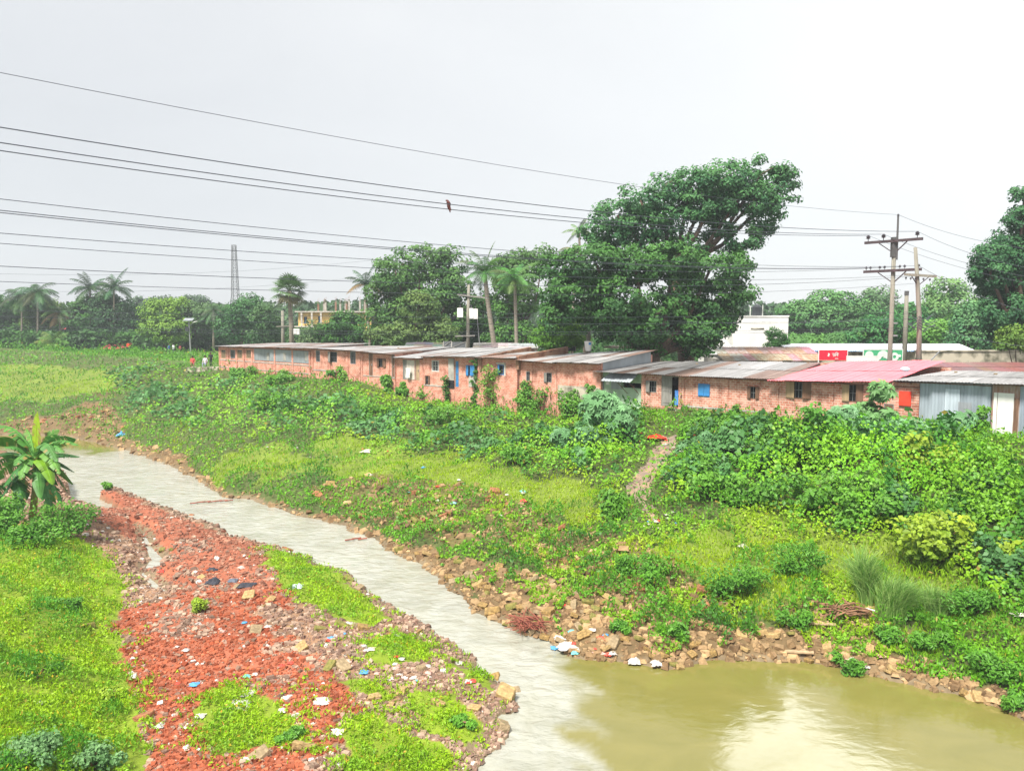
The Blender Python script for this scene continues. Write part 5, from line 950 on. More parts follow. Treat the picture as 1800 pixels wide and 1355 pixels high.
shrub('climbing_creeper','narrow creeper climbing to the eave between the blue windows',838,700,8,72,(.03,.13,.02),(.09,.25,.03),.16,1300,cat='creeper',y=56.9)
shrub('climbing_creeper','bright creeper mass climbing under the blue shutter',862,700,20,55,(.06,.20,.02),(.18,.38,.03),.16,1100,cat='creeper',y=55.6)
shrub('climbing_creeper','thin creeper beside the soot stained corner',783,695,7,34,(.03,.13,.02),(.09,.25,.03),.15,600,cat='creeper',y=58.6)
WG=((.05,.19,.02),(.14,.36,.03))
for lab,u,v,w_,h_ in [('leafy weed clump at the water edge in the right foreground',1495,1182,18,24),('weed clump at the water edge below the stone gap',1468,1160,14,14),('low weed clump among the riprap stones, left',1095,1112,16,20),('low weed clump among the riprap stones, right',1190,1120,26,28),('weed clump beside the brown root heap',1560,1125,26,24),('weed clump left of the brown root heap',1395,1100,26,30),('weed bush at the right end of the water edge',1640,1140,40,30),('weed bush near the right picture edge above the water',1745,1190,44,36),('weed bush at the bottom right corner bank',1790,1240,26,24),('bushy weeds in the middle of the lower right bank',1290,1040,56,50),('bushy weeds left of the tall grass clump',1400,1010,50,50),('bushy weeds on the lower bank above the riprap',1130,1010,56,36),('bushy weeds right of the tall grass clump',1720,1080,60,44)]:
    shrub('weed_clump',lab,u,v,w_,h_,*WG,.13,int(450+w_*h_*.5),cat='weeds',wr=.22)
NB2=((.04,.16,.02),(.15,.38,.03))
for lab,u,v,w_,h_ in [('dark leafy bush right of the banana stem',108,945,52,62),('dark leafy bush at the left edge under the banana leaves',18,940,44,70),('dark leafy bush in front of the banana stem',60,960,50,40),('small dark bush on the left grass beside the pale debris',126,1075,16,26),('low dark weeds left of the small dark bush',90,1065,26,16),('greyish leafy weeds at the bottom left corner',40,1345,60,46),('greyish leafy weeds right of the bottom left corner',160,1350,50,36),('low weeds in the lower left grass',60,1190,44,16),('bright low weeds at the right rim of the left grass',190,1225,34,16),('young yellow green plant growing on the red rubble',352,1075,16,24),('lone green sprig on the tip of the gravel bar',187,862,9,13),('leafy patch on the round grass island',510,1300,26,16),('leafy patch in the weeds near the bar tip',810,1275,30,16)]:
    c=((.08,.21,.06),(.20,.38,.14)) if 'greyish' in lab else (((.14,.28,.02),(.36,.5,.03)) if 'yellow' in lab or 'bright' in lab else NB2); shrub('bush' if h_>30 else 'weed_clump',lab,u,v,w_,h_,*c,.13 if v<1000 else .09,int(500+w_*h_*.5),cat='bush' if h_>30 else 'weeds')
for lab,u,v,hw,hh,y in [('creeper patch hanging on the brick left of the brown shuttered window',604,672,9,26,68.5),('creeper growing up the plinth below the narrow brown door',640,690,10,24,66.0),('creeper strip at the base of the tall brick house',1000,712,14,26,50.6),('creeper tongue climbing the damp plaster',1036,712,10,36,49.4),('creeper on the brick base right of the drain, dark',1232,765,16,44,43.6),('creeper on the brick base below the small dark window',1322,762,14,34,40.6),('creeper rising up the wall below the blue windowed house corner',1292,760,10,48,41.4),('creeper at the foot of the curling roofed house',925,700,12,30,53.6)]:
    shrub('climbing_creeper',lab,u,v,hw,hh,(.045,.17,.02),(.14,.34,.03),.15,int(450+hw*hh*1.6),cat='creeper',y=y)
# tall feathery grass clumps
def tallgrass(label,u,v,wpx,hpx,n,lean):
    p=H1(u,v); k=p.y/F; rng=np.random.default_rng(int(u)); b=p+Vector((0,0,0)); r=unit(n,rng)*np.array([wpx*k*.45,.5,0])*rng.random((n,1))**.5; base=np.array(p)+r; base[:,2]=height(base[:,0],base[:,1])
    h=hpx*k*(.6+.45*rng.random(n)); dx=(rng.normal(size=n)*.35+lean)*h; dy=rng.normal(size=n)*.3*h-.1; V=np.empty((n,8,3)); wd=.018
    for i,q in enumerate((0,.4,.75,1)):
        c=base+np.stack([dx*q**2.2,dy*q**2,h*(q-.28*q**3*(.5+np.abs(dx/h)))],1); V[:,i*2]=c-[wd*(1-q*.85),0,0]; V[:,i*2+1]=c+[wd*(1-q*.85),0,0]
    Fc=(np.arange(n)[:,None,None]*8+np.array([(0,1,3,2),(2,3,5,4),(4,5,7,6)])[None]).reshape(-1,4); t=rng.random(n); C=np.repeat(tints(n,(.12,.30,.04),(.36,.52,.16),t,.2,rng),8,axis=0); o=npobj('tall_grass',V.reshape(-1,3),Fc,leafm,C,None,p); tag(o,label,'grass clump')
tallgrass('tall feathery grass clump drooping right on the lower right bank',1565,1085,60,88,1200,.5)
tallgrass('upright tall grass tuft left of the drooping clump',1518,1050,26,100,600,-.05)
tallgrass('soft tall grass tuft at the foot of the right thicket',1640,1080,34,60,700,.2)
# ================================================================ UNDERGROWTH beyond the embankment and the right hand sheds
def under(u0,u1,y0,y1,vt,n,label,c1,c2,lf,seed):
    rng=np.random.default_rng(seed); u=rng.uniform(u0,u1,n); y=rng.uniform(y0,y1,n); top=vt-16*(fn(u,y,55,seed)-.5)-10*(fn(u,y,18,seed+3)-.5); k=rng.random(n)**.8; zt=CH+(560-top)/F*y; z=GZ+(np.maximum(zt,GZ+.6)-GZ)*k
    P=np.stack([(u-900)/F*y,y,z],1); nn=rng.normal(size=P.shape)*.6+[0,-.4,.7]; t=fn(u,z*9,24,8)*1.3-.35+rng.random(n)*.3
    V,Fc,C=leaves(P,nn,lf*(.6+.8*rng.random(n)),tints(n,c1,c2,t,.2,rng),wr=.34,rng=rng); tag(npobj('undergrowth',V,Fc,treem,C),label,'undergrowth',kind='stuff')
under(-260,640,128,165,578,34000,'dark tangled undergrowth beneath the trees beyond the embankment',(.02,.075,.02),(.07,.20,.03),.8,31)
under(1385,2150,84,112,586,20000,'green undergrowth beneath the trees behind the right hand sheds',(.05,.16,.045),(.15,.34,.07),.5,35)
under(640,1290,92,112,596,14000,'dark undergrowth behind the middle of the brick row',(.02,.08,.02),(.06,.18,.03),.5,39)
# ================================================================ POLES
def XY(u,y): return aty(u,600,y).x
def pole_root(name,label,u,y,cat='pole',group=None): return empty(name,(XY(u,y),y,GZ),label,cat,group)
# tall double cross arm pole
y=46; P1=pole_root('utility_pole','tallest utility pole with two long dark cross arms behind the red roof',1573,y)
tp=aty(1572,378,y); tk=aty(1572.5,419,y); b=MB(); b.tube([(tk.x,y,GZ-.3),(tk.x,y,8.5),(tk.x,y,tk.z)],[.15,.13,.115],10); b.obj('pole_shaft',M['pole'],P1,smooth=True)
MB().tube([(tk.x+.10,y-.12,aty(0,457,y).z),(tk.x+.10,y-.12,tp.z)],[.065,.055],8).obj('top_pipe',M['poledark'],P1)
MB().box(tk.x-.155,tk.x+.155,y-.14,y+.14,aty(0,452,y).z,tk.z+.06).obj('dark_sleeve',M['poledark'],P1)
ad=Vector((.63,-.777,0)); arms=[]
def insul(root,p,s=1.0):
    b=MB(); b.tube([p,p+Vector((0,0,.14*s))],.02*s,5).tube([p+Vector((0,0,.12*s)),p+Vector((0,0,.16*s)),p+Vector((0,0,.19*s)),p+Vector((0,0,.23*s)),p+Vector((0,0,.28*s)),p+Vector((0,0,.31*s))],[.05*s,.13*s,.06*s,.12*s,.05*s,.07*s],8); b.obj('insulator',M['insul'],root)
for vz,ins in ((424,((-1.45,1),(-.55,1),(1.35,1))),(476,((-1.5,.6),(-1.25,.6),(-.7,.6),(-.42,.6),(.45,.6),(.72,.6),(1.5,.6)))):
    c=Vector((tk.x,y,aty(0,vz,y).z)); o=Vector((-.777,-.63,0))*.18+c; a=o-ad*1.65; e=o+ad*1.65; b=MB(); b.bar(a,e,.12,.15); arm=b.obj('cross_arm',M['cross'],P1)
    for sg in (-1,1): MB().bar(o+ad*sg*.8-Vector((0,0,.08)),c+ad*sg*.1-Vector((0,0,.62)),.05).obj('brace',M['cross'],P1)
    for d_,s in ins: insul(P1,o+ad*d_+Vector((0,0,.075)),s*1.15)
    arms.append(o)
insul(P1,Vector((tk.x+.1,y-.12,tp.z-.15)),.6)
for vz in (522,568,590): c=aty(1573,vz,y); MB().tube([c-Vector((.0,0,.04)),c+Vector((0,0,.04))],.16,10).obj('clamp_band',M['metal'],P1)
# second pole
y=44; P2=pole_root('utility_pole','leaning utility pole with one short cross arm right of the tallest',1620,y); t=aty(1609,435,y); m_=aty(1613,500,y); bt=Vector((XY(1620,y),y,GZ-.3))
MB().tube([bt,aty(1616,560,y),m_,t],[.16,.13,.11,.09],10).obj('pole_shaft',M['pole'],P2,smooth=True)
a=aty(1590,482.5,y-.16);e=aty(1646,486,y-.16); MB().bar(a,e,.10,.13).obj('cross_arm',M['pole'],P2); MB().bar(a.lerp(e,.2),aty(1613,502,y),.04).bar(a.lerp(e,.8),aty(1614,502,y),.04).obj('brace',M['cross'],P2)
for q in (.05,.2,.35,.6,.8): insul(P2,a.lerp(e,q)-Vector((0,0,.30)),.55)
b=MB(); r=random.Random(3)
for k in range(5): c=aty(1616,556+k*5,y-.15); b.tube([c+Vector((-.5-.2*r.random(),0,r.uniform(-.3,.4))),c+Vector((-.2,-.05,-.15)),c,c+Vector((.25,0,-.2)),c+Vector((.7+.3*r.random(),0,r.uniform(-.1,.3)))],.02,4)
b.obj('tangled_cables',M['wire'],P2)
MB().bar(aty(1630,640,43.4),aty(1652,617,43.8),.05).obj('stay_strut',M['metal'],P2)
y=58; P3=pole_root('utility_pole','bare shorter pole between the two utility poles',1592,y); MB().tube([(XY(1591,y),y,GZ-.3),aty(1592,570,y),aty(1594,512,y)],[.19,.16,.13],9).obj('pole_shaft',M['pole'],P3,smooth=True); MB().tube([aty(1593.5,519,y),aty(1594,512,y)+Vector((0,0,.02))],[.15,.15],9).obj('cap',M['poledark'],P3)
# transformer pole
y=70; P4=pole_root('transformer_pole','pole with white transformer boxes in front of the dark trees',822,y,'pole'); MB().tube([(XY(822,y),y,GZ-.3),aty(822.5,560,y),aty(824,500,y)],[.17,.15,.12],9).obj('pole_shaft',M['pole'],P4,smooth=True)
MB().bar(aty(804,518,y-.18),aty(857,524,y-.18),.1,.12).obj('cross_arm',M['greywood'],P4); MB().bar(aty(800,591,y-.18),aty(835,590,y-.18),.08,.1).obj('cross_arm',M['greywood'],P4)
for u0,u1,v0,v1 in ((804.5,814,541.5,558),(825.5,832,542,560),(832.6,840,543,560.5)):
    a=aty(u0,v1,y-.3);e=aty(u1,v0,y-.3); bx=MB().box(a.x,e.x,y-.75,y-.25,a.z,e.z).obj('transformer_box',M['whitewall'],P4); MB().tube([((a.x+e.x)/2,y-.5,e.z),((a.x+e.x)/2,y-.5,e.z+.25)],[.06,.03],6).obj('bushing',M['insul'],bx)
for u in (808,816,834,846): insul(P4,aty(u,519.5,y-.18),.7)
MB().bar((XY(848,y),y,GZ),aty(838,550,y),.06).obj('stay_strut',M['metal'],P4)
y=100; P5=pole_root('utility_pole','pale concrete pole beside the fan palm',497,y); MB().tube([(XY(497,y),y,GZ-.3),aty(496.5,546,y)],[.24,.17],8).obj('pole_shaft',M['pole'],P5,smooth=True); MB().bar(aty(486,574,y-.2),aty(512,573,y-.2),.12).obj('cross_arm',M['pole'],P5)
a=aty(516,588,95);e=aty(526,578,95); tag(MB().box(a.x,e.x,95,95.4,a.z,e.z).box(a.x+.05,a.x+(e.x-a.x)*.45,94.96,94.998,a.z+.08,e.z-.08).obj('meter_box',M['white'],None,(a.x,95,a.z)),'white meter box hanging by the fan palm trunk','box')
y=58; P6=pole_root('utility_pole','lone pale pole in front of the light green tree',1035,y); MB().tube([(XY(1034,y),y,GZ-.3),aty(1035,560,y),aty(1035.5,500,y)],[.17,.15,.12],9).obj('pole_shaft',M['pole'],P6,smooth=True); MB().tube([aty(1035,529,y),aty(1035,527,y)],[.17,.17],9).obj('clamp_band',M['metal'],P6)
# solar street lamp
y=112; P7=empty('solar_street_lamp',(XY(335,y),y,GZ),'thin solar street lamp on the embankment left of the brick row','street lamp'); z0=aty(333,563,y).z
MB().tube([(XY(335,y),y,GZ-.2),(XY(333,y),y,z0)],[.12,.09],7).obj('pole',M['metal'],P7)
c=aty(332,563,y); MB().hexa([c+Vector(q) for q in ((-.7,-.45,-.12),(.6,-.45,-.12),(.6,.45,.25),(-.7,.45,.25),(-.7,-.45,-.07),(.6,-.45,-.07),(.6,.45,.30),(-.7,.45,.30))]).obj('solar_panel',M['greysheet'],P7)
a=aty(334,573,y);e=aty(340,567,y); MB().bar(a,e,.06).obj('lamp_arm',M['metal'],P7); MB().hexa([e+Vector(q) for q in ((-.15,-.12,-.06),(.5,-.12,.14),(.5,.12,.14),(-.15,.12,-.06),(-.15,-.12,.04),(.5,-.12,.22),(.5,.12,.22),(-.15,.12,.04))]).obj('lamp_head',M['white'],P7); c=aty(330,578,y); MB().box(c.x-.25,c.x+.2,y-.3,y-.1,c.z-.35,c.z+.25).obj('battery_box',M['black'],P7)
# lattice tower
y=300; T=empty('lattice_tower',(XY(417,y),y,GZ),'tall steel lattice tower far beyond the woods on the left','tower'); zt=aty(415,431,y).z; xc=XY(416,y); H_=zt-GZ
wd=lambda q:.65+1.2*(1-q)+(1.2*(.42-q)/.42 if q<.42 else 0)-1.0*(1-q)*.3
legs=MB();br=MB(); lv=[0,.12,.22,.32,.42,.5,.58,.66,.74,.82,.90,1.0]
cn=lambda q,k:Vector((xc+(-1,1,1,-1)[k]*wd(q)*.95,y+(-1,-1,1,1)[k]*wd(q)*.95,GZ+H_*q))
for k in range(4):
    lg=MB(); 
    for a,c in zip(lv[:-1],lv[1:]): lg.bar(cn(a,k),cn(c,k),.17)
    lg.obj('leg',M['poledark'],T)
    for i,(a,c) in enumerate(zip(lv[:-1],lv[1:])):
        br.bar(cn(a,k),cn(c,(k+1)%4),.08); br.bar(cn(a,(k+1)%4),cn(c,k),.08); br.bar(cn(c,k),cn(c,(k+1)%4),.09)
br.obj('bracing',M['poledark'],T)
# ================================================================ WIRES
def cable(label,pts,r=.013,name='power_line',group=None,cat='wire'):
    n=len(pts); b=MB(); b.tube(pts,r,4); return tag(b.obj(name,M['wire'],None,pts[0]),label,cat,group)
def span(p0,p1,sag,n=28,ext=0.0):
    out=[]
    for i in range(n+1):
        t=-ext+(1+ext)*i/n; q=p0.lerp(p1,t); q.z-=sag*4*max(-.15,t*(1-t)); out.append(q)
    return out
o1,o2=arms; za=o1.z+.42; 
def L3(v,y=18.6): return aty(0,v,y)
W1=[('topmost hairline wire high across the grey sky',L3(128,17.8),Vector((tk.x+.1,45.9,tp.z)),.50,.008),
('upper of the three bold wires crossing above the bird',L3(224,18.7),o1+ad*1.35+Vector((0,0,.42)),.62,.015),
('middle of the three bold wires, just above the bird',L3(251,19.3),o1-ad*.55+Vector((0,0,.42)),.60,.015),
('bold wire on which the bird sits',L3(265,20.0),o1-ad*1.45+Vector((0,0,.42)),.60,.015),
('thin grey wire below the bold ones, upper',L3(350,18.6),o2+ad*1.5+Vector((0,0,.2)),.55,.010),
('upper wire of the close pair below the thin grey one',L3(370,18.9),o2+ad*.45+Vector((0,0,.2)),.55,.012),
('lower wire of the close pair below the thin grey one',L3(374,19.2),o2-ad*.42+Vector((0,0,.2)),.53,.012),
('wire passing through the tops of the middle trees',L3(410,19.6),o2-ad*1.5+Vector((0,0,.2)),.50,.010),
('thin wire crossing just above the lattice tower waist',L3(428,18.8),aty(1591,484,44),.50,.009),
('sagging wire that crosses the lattice tower near its foot',L3(468,18.8),aty(1600,486,44),.50,.010),
('lowest left wire running down over the palms',L3(495,18.9),aty(1612,498,44),.45,.008)]
for lab,a,e,s,r_ in W1: cable(lab,span(a,e,s,ext=.35),r_)
for lab,(v0,v1),y0,y1,s in [('faint cable crossing the dark tree crown, upper',(545,548),30,50,.3),('faint cable crossing the dark tree crown, middle',(556,560),30,50,.3),('pale cable low across the trees just above the roofs, upper',(573,576),34,50,.25),('pale cable low across the trees just above the roofs, lower',(578,580),34,50,.25)]:
    cable(lab,span(aty(0,v0,y0),aty(1616,v1,y1 if y1!=50 else 44),s,ext=.3),.010)
for lab,a,e in [('wire leaving the pole top to the right',Vector((tk.x+.1,45.9,tp.z)),aty(1830,440,38)),('upper wire from the upper cross arm to the right',o1+ad*1.35+Vector((0,0,.42)),aty(1850,478,36)),('middle wire from the upper cross arm to the right',o1-ad*.55+Vector((0,0,.42)),aty(1850,494,38)),('lower wire from the upper cross arm to the right',o1-ad*1.45+Vector((0,0,.42)),aty(1850,506,39)),('wire from the lower cross arm to the right',o2+ad*1.5+Vector((0,0,.2)),aty(1850,560,38)),('service cable from the leaning pole down to the right',aty(1616,565,44),aty(1850,612,40)),('service cable from the leaning pole down to the white building',aty(1616,548,44),aty(1340,566,71.5))]:
    cable(lab,span(a,e,.3,14),.010,name='service_cable' if 'service' in lab else 'power_line')
for lab,a,e in [('cable strung from the transformer pole to the leaning pale trunk',aty(824,505,70),aty(868,530,76)),('cable from the transformer pole to the lone pale pole, upper',aty(850,522,70),aty(1035,527,58)),('cable from the transformer pole to the lone pale pole, lower',aty(834,545,70),aty(1035,535,58)),('cable from the pale concrete pole to the transformer pole',aty(497,556,100),aty(810,522,70)),('low cable from the lone pale pole towards the red roof',aty(1035,550,58),aty(1573,560,46)),('far pylon wire crossing the tower, upper',aty(-50,480,260),aty(700,452,330)),('far pylon wire crossing the tower, lower',aty(-50,510,260),aty(700,480,330)),('white rope strung over the roofs under the big tree',aty(1066,617,56),aty(1290,603,60))]:
    c_=cable(lab,span(a,e,.5 if a.y<150 else 3,16),.012 if a.y<150 else .05,name='rope' if 'rope' in lab else 'power_line',cat='rope' if 'rope' in lab else 'wire')
    if 'rope' in lab: c_.data.materials[0]=M['white']
# ================================================================ PEOPLE AND BIRD
def skinned(name,joints,edges,rads,mats,classify,root=None,loc=None,sub=1):
    me=bpy.data.meshes.new(name); me.from_pydata([tuple(j) for j in joints],edges,[]); o=bpy.data.objects.new(name,me); COL.objects.link(o)
    m=o.modifiers.new('s','SKIN'); m.use_smooth_shade=True
    for i,rr in enumerate(rads): me.skin_vertices[0].data[i].radius=(rr,rr) if not hasattr(rr,'__len__') else rr
    me.skin_vertices[0].data[0].use_root=True
    s=o.modifiers.new('u','SUBSURF'); s.levels=sub; s.render_levels=sub
    dg=bpy.context.evaluated_depsgraph_get(); me2=bpy.data.meshes.new_from_object(o.evaluated_get(dg)); bpy.data.objects.remove(o); me2.name=name; me2.materials.clear()
    for mm in mats: me2.materials.append(mm)
    for p in me2.polygons: p.material_index=classify(p.center); p.use_smooth=True
    o=bpy.data.objects.new(name,me2); return link(o,root,loc)
skinm=mat('skin',(.26,.14,.085),.6,.15,8); hairm=mat('hair',(.02,.017,.015),.7,.2,9)
def cloth(c): return mat('cloth',c,.85,.2,6)
def person(label,u,v,y,shirt,pants,pose='stand',face=0,h=1.65,zfoot=None,group=None):
    z=float(height(XY(u,y),y)[0]) if zfoot is None else zfoot; p=Vector((aty(u,v,y).x,y,z)); k=h/1.7; Rz=Matrix.Rotation(face,3,'Z')
    hip=.92 if pose=='stand' else (.42 if pose=='sit' else .30)
    J={'pel':(0,0,hip),'wa':(0,0,hip+.16),'ch':(0,-.02,hip+.40),'nk':(0,-.02,hip+.56),'hd0':(0,-.02,hip+.62),'hd':(0,-.03,hip+.70),'hd2':(0,-.02,hip+.78),
       'sl':(-.17,0,hip+.50),'sr':(.17,0,hip+.50),'el':(-.23,-.02,hip+.24),'er':(.24,-.03,hip+.24),'wl':(-.22,-.16,hip+.05),'wr':(.22,-.20,hip+.08),'fl':(-.22,-.20,hip-.04),'fr':(.21,-.26,hip+.02)}
    if pose=='stand': J.update(hl=(-.09,0,.86),hr=(.09,0,.86),kl=(-.10,-.02,.48),kr=(.11,-.04,.48),al=(-.10,.02,.08),ar=(.12,.0,.08),tl=(-.11,-.13,.03),tr=(.14,-.15,.03))
    else: J.update(hl=(-.10,-.02,hip-.02),hr=(.10,-.02,hip-.02),kl=(-.14,-.38,hip+.05),kr=(.14,-.38,hip+.05),al=(-.12,-.36,hip-.38),ar=(.13,-.38,hip-.38),tl=(-.12,-.50,hip-.41),tr=(.14,-.52,hip-.41))
    nm=list(J); E=[('pel','wa'),('wa','ch'),('ch','nk'),('nk','hd0'),('hd0','hd'),('hd','hd2'),('ch','sl'),('ch','sr'),('sl','el'),('sr','er'),('el','wl'),('er','wr'),('wl','fl'),('wr','fr'),('pel','hl'),('pel','hr'),('hl','kl'),('hr','kr'),('kl','al'),('kr','ar'),('al','tl'),('ar','tr')]
    rad=dict(pel=.14,wa=.125,ch=.14,nk=.055,hd0=.06,hd=.095,hd2=.085,sl=.065,sr=.065,el=.045,er=.045,wl=.03,wr=.03,fl=.035,fr=.035,hl=.09,hr=.09,kl=.065,kr=.065,al=.045,ar=.045,tl=.035,tr=.035)
    js=[p+(Rz@Vector(J[n]))*k for n in nm]; root=empty('person',p,label,'person',group)
    def cl(c):
        q=Rz.inverted()@(Vector(c)/k); zz=q.z
        if zz>hip+.55 : return 0
        if abs(q.x)>.19 and zz<hip+.18 and zz>hip-.12: return 0
        if zz<(.07 if pose=='stand' else hip-.36): return 0
        return 1 if zz>hip+.02 and q.y>-.22 else 2
    # classify works on root-local coordinates
    js=[j-p for j in js]; bo=skinned('body',js,[(nm.index(a),nm.index(b)) for a,b in E],[rad[n]*k for n in nm],[skinm,cloth(shirt),cloth(pants)],cl,root)
    hd=Vector(js[nm.index('hd')])+ (Rz@Vector((0,.02,.05)))*k
    hb=MB(); hb.sph(hd+p,(.108*k,.112*k,.105*k),9,6); hb.obj('hair',hairm,root,smooth=True); return root
G1='people on the embankment'
person('person in an orange red shirt standing alone on the embankment crest',226,618,121,(.75,.07,.02),(.05,.05,.07),face=.4)
person('person in a blue shirt at the left of the group on the crest',297,620,112,(.08,.20,.55),(.04,.04,.06),face=1.2)
person('person in a white shirt in the middle of the group on the crest',305,620,113,(.70,.72,.74),(.10,.10,.13),face=2.6)
person('person in dark clothes with a red scarf at the right of the group',317,621,112,(.25,.05,.06),(.03,.03,.04),face=-.5,h=1.55)
ztop=a_.z if False else aty(326,646,82.5).z
person('person in red crouching on the mossy retaining wall',339,644,83.2,(.65,.10,.10),(.30,.12,.12),'sit',face=.3,zfoot=ztop-.02)
person('person in an orange cap and pale shirt sitting at the wall',361,643,82.4,(.60,.55,.60),(.35,.40,.55),'sit',face=0,h=1.7,zfoot=aty(361,646,81.8).z-.02)
person('person in black standing on the wall beside the brick row',371,643,82.4,(.03,.03,.035),(.03,.03,.04),face=.2,h=1.5,zfoot=aty(371,646,81.5).z)
capp=aty(361.5,625,82.3)
for u,lab,c in ((1101,'left one of two people sitting in the dark awning stall',(.68,.66,.62)),(1115,'right one of two people sitting in the dark awning stall',(.62,.55,.55))):
    s,z=FP(u,690,.9); q=A+D*s+NB*.9; person(lab,u,690,q[1],c,(.2,.2,.22),'sit',face=-.73,zfoot=FP(u,678,.9)[1]-1.05)
# bird on the wire
bw=W1[3]; t=None
for i in range(400):
    t=i/400; q=bw[1].lerp(bw[2],t); q.z-=.60*4*t*(1-t)
    if q.x/q.y*F+900>789: break
bp=q+Vector((0,0,.015)); broot=empty('bird',bp,'brown bird perched on a bold wire left of centre','bird')
brm=mat('bird_feathers',(.11,.035,.03),.7,.4,14)
J=[(0,0,.13),(.02,0,.20),(.00,0,.26),(-.04,0,.29),(-.09,0,.285),(.035,0,.05),(.06,0,-.06),(.08,0,-.13)]
skinned('body',J,[(0,1),(1,2),(2,3),(3,4),(0,5),(5,6),(6,7)],[.075,.07,.05,.042,.008,.055,.025,.02],[brm],lambda c:0,broot,sub=2)
for s in(-1,1): MB().hexa([bp+Vector(q) for q in ((.0,s*.05,.22),(.07,s*.075,.16),(.11,s*.03,-.05),(.08,s*.02,-.06),(-.0,s*.065,.22),(.06,s*.09,.16),(.11,s*.045,-.05),(.08,s*.03,-.06))]).obj('wing',brm,broot); MB().tube([bp+Vector((0,s*.03,.08)),bp+Vector((-.005,s*.03,-.005))],.008,5).obj('leg',M['cross'],broot)
# ================================================================ SMALL THINGS
def rag(name,label,cat,u,v,s,c,group=None,flat=.35,seed=0,y=None,rough_=.7):
    p=H1(u,v) if y is None else aty(u,v,y); r=random.Random(seed or int(u*7+v)); n=7; vs=[]
    for i in range(n):
        for j in range(n):
            x=(i/(n-1)-.5)*s*(1+.25*r.uniform(-1,1)); yy=(j/(n-1)-.5)*s*(1+.25*r.uniform(-1,1)); ed=min(i,j,n-1-i,n-1-j)/3
            vs.append((p.x+x,p.y+yy,p.z+.03+s*flat*ed*r.uniform(.3,1)))
    b=MB().add(vs,[(i*n+j,i*n+n+j,i*n+n+j+1,i*n+j+1) for i in range(n-1) for j in range(n-1)]); o=b.obj(name,CM(c,rough_),None,p); return tag(o,label,cat,group)
_cm={}
def CM(c,r=.6):
    if (c,r) not in _cm: _cm[(c,r)]=mat('litter',c,r,.15,8,spec=.5)
    return _cm[(c,r)]
WH=(.50,.48,.44);BK=(.03,.032,.045);BL=(.08,.30,.55);RD=(.75,.06,.04);TQ=(.15,.5,.48)
for n_,lab,cat,u,v,s,c,fl in [('plastic_bag','black plastic bag highest on the gravel bar','bag',373,1003,.4,BK,.5),('plastic_bag','largest black plastic bag on the gravel bar','bag',374,1024,.5,BK,.6),('plastic_bag','flat black plastic bag right of the largest one','bag',432,1030,.55,BK,.3),('plastic_bag','dark slate bag scrap between the black bags','bag',410,1022,.35,(.10,.12,.16),.4),
 ('plastic_bag','pale blue bag on the grass strip by the stream','bag',521,1032,.42,(.55,.66,.72),.4),('plastic_bag','blue and white bag at the upper river bend','bag',213,766,.65,BL,.7),('torn_sack','white torn sack on the round grass island','sack',420,1240,.55,WH,.3),('torn_sack','small white rag behind the torn sack on the island','rag',436,1221,.35,WH,.3),('torn_sack','white torn sack on the rubble right of the island','sack',565,1234,.38,WH,.35),('torn_sack','white scrap beside the big bottom grass patch','rag',593,1288,.3,WH,.3),
 ('plastic_sheet','wide greyish white sheet caught on the stones at the stream mouth','sheet',1000,1136,.7,(.46,.43,.40),.2),('plastic_sheet','second pale sheet just above the wide one','sheet',985,1122,.36,WH,.3),('plastic_bag','round white bag at the waterline of the stone point','bag',1115,1165,.36,WH,.7),('plastic_bag','small white bag right of the round one at the waterline','bag',1155,1168,.35,WH,.5),('plastic_bag','blue scrap at the stream mouth stones','bag',978,1140,.3,BL,.4),('plastic_bag','turquoise scrap above the pale sheets','bag',1006,1112,.25,TQ,.4),
 ('torn_sack','pale rag lying in the grass of the far slope','rag',645,794,.7,(.72,.62,.52),.3),('red_cloth','long scarlet cloth spread by the upper path end','cloth',1155,770,.95,(.90,.05,.02),.2),('red_cloth','scarlet cloth lump left of the long cloth','cloth',1121,762,.35,RD,.6),('red_cloth','pinkish cloth below the scarlet lump','cloth',1122,785,.4,(.6,.2,.18),.5),('red_cloth','small scarlet ball in the leaves right of the path','cloth',1220,767,.3,(.9,.06,.02),.9),('plastic_sheet','white sheet scrap right of the upper path','sheet',1191,793,.4,WH,.4),
 ('plastic_bag','red bag caught on the rubble above the stones','bag',920,882,.28,RD,.6),('plastic_bag','turquoise bag in the grass left of the path','bag',919,865,.3,TQ,.5),('plastic_bag','white bag in the grass below the turquoise one','bag',920,868,.25,WH,.5),('plastic_bag','light blue scrap on the mid bank rubble','bag',797,886,.3,(.3,.55,.6),.5),('plastic_bag','red float among the riprap stones','bag',990,1067,.22,RD,.9),('rag','brown rag heap at the wall foot near the blue door','rags',785,708,.9,(.30,.20,.19),.5),('plastic_bag','red scrap near the small pool of the gravel bar','bag',285,1003,.3,RD,.3),
 ('plastic_bag','white litter spot on the left grass','bag',70,1236,.2,WH,.4),('plastic_bag','white pebble like scrap beside the rounded red brown boulder','bag',280,1278,.22,WH,.6),('plastic_bag','white bag on the right hand lower slope','bag',1308,962,.35,WH,.5),('plastic_bag','white scrap near the lower right grass','bag',1295,1003,.25,WH,.5),('plastic_bag','white bag high in the right hand thicket','bag',1771,837,.3,WH,.6),('torn_sack','pale debris at the right picture edge','sack',1790,1082,.4,(.72,.68,.6),.4),('cloth_pile','light pink cloth pile beside the black drain','cloth',1187,722,.01,WH,.1)][:-1]:
    rag(n_,lab,cat,u,v,s,c,None,fl)
LG='small scraps of litter along the trodden path'; r=random.Random(77)
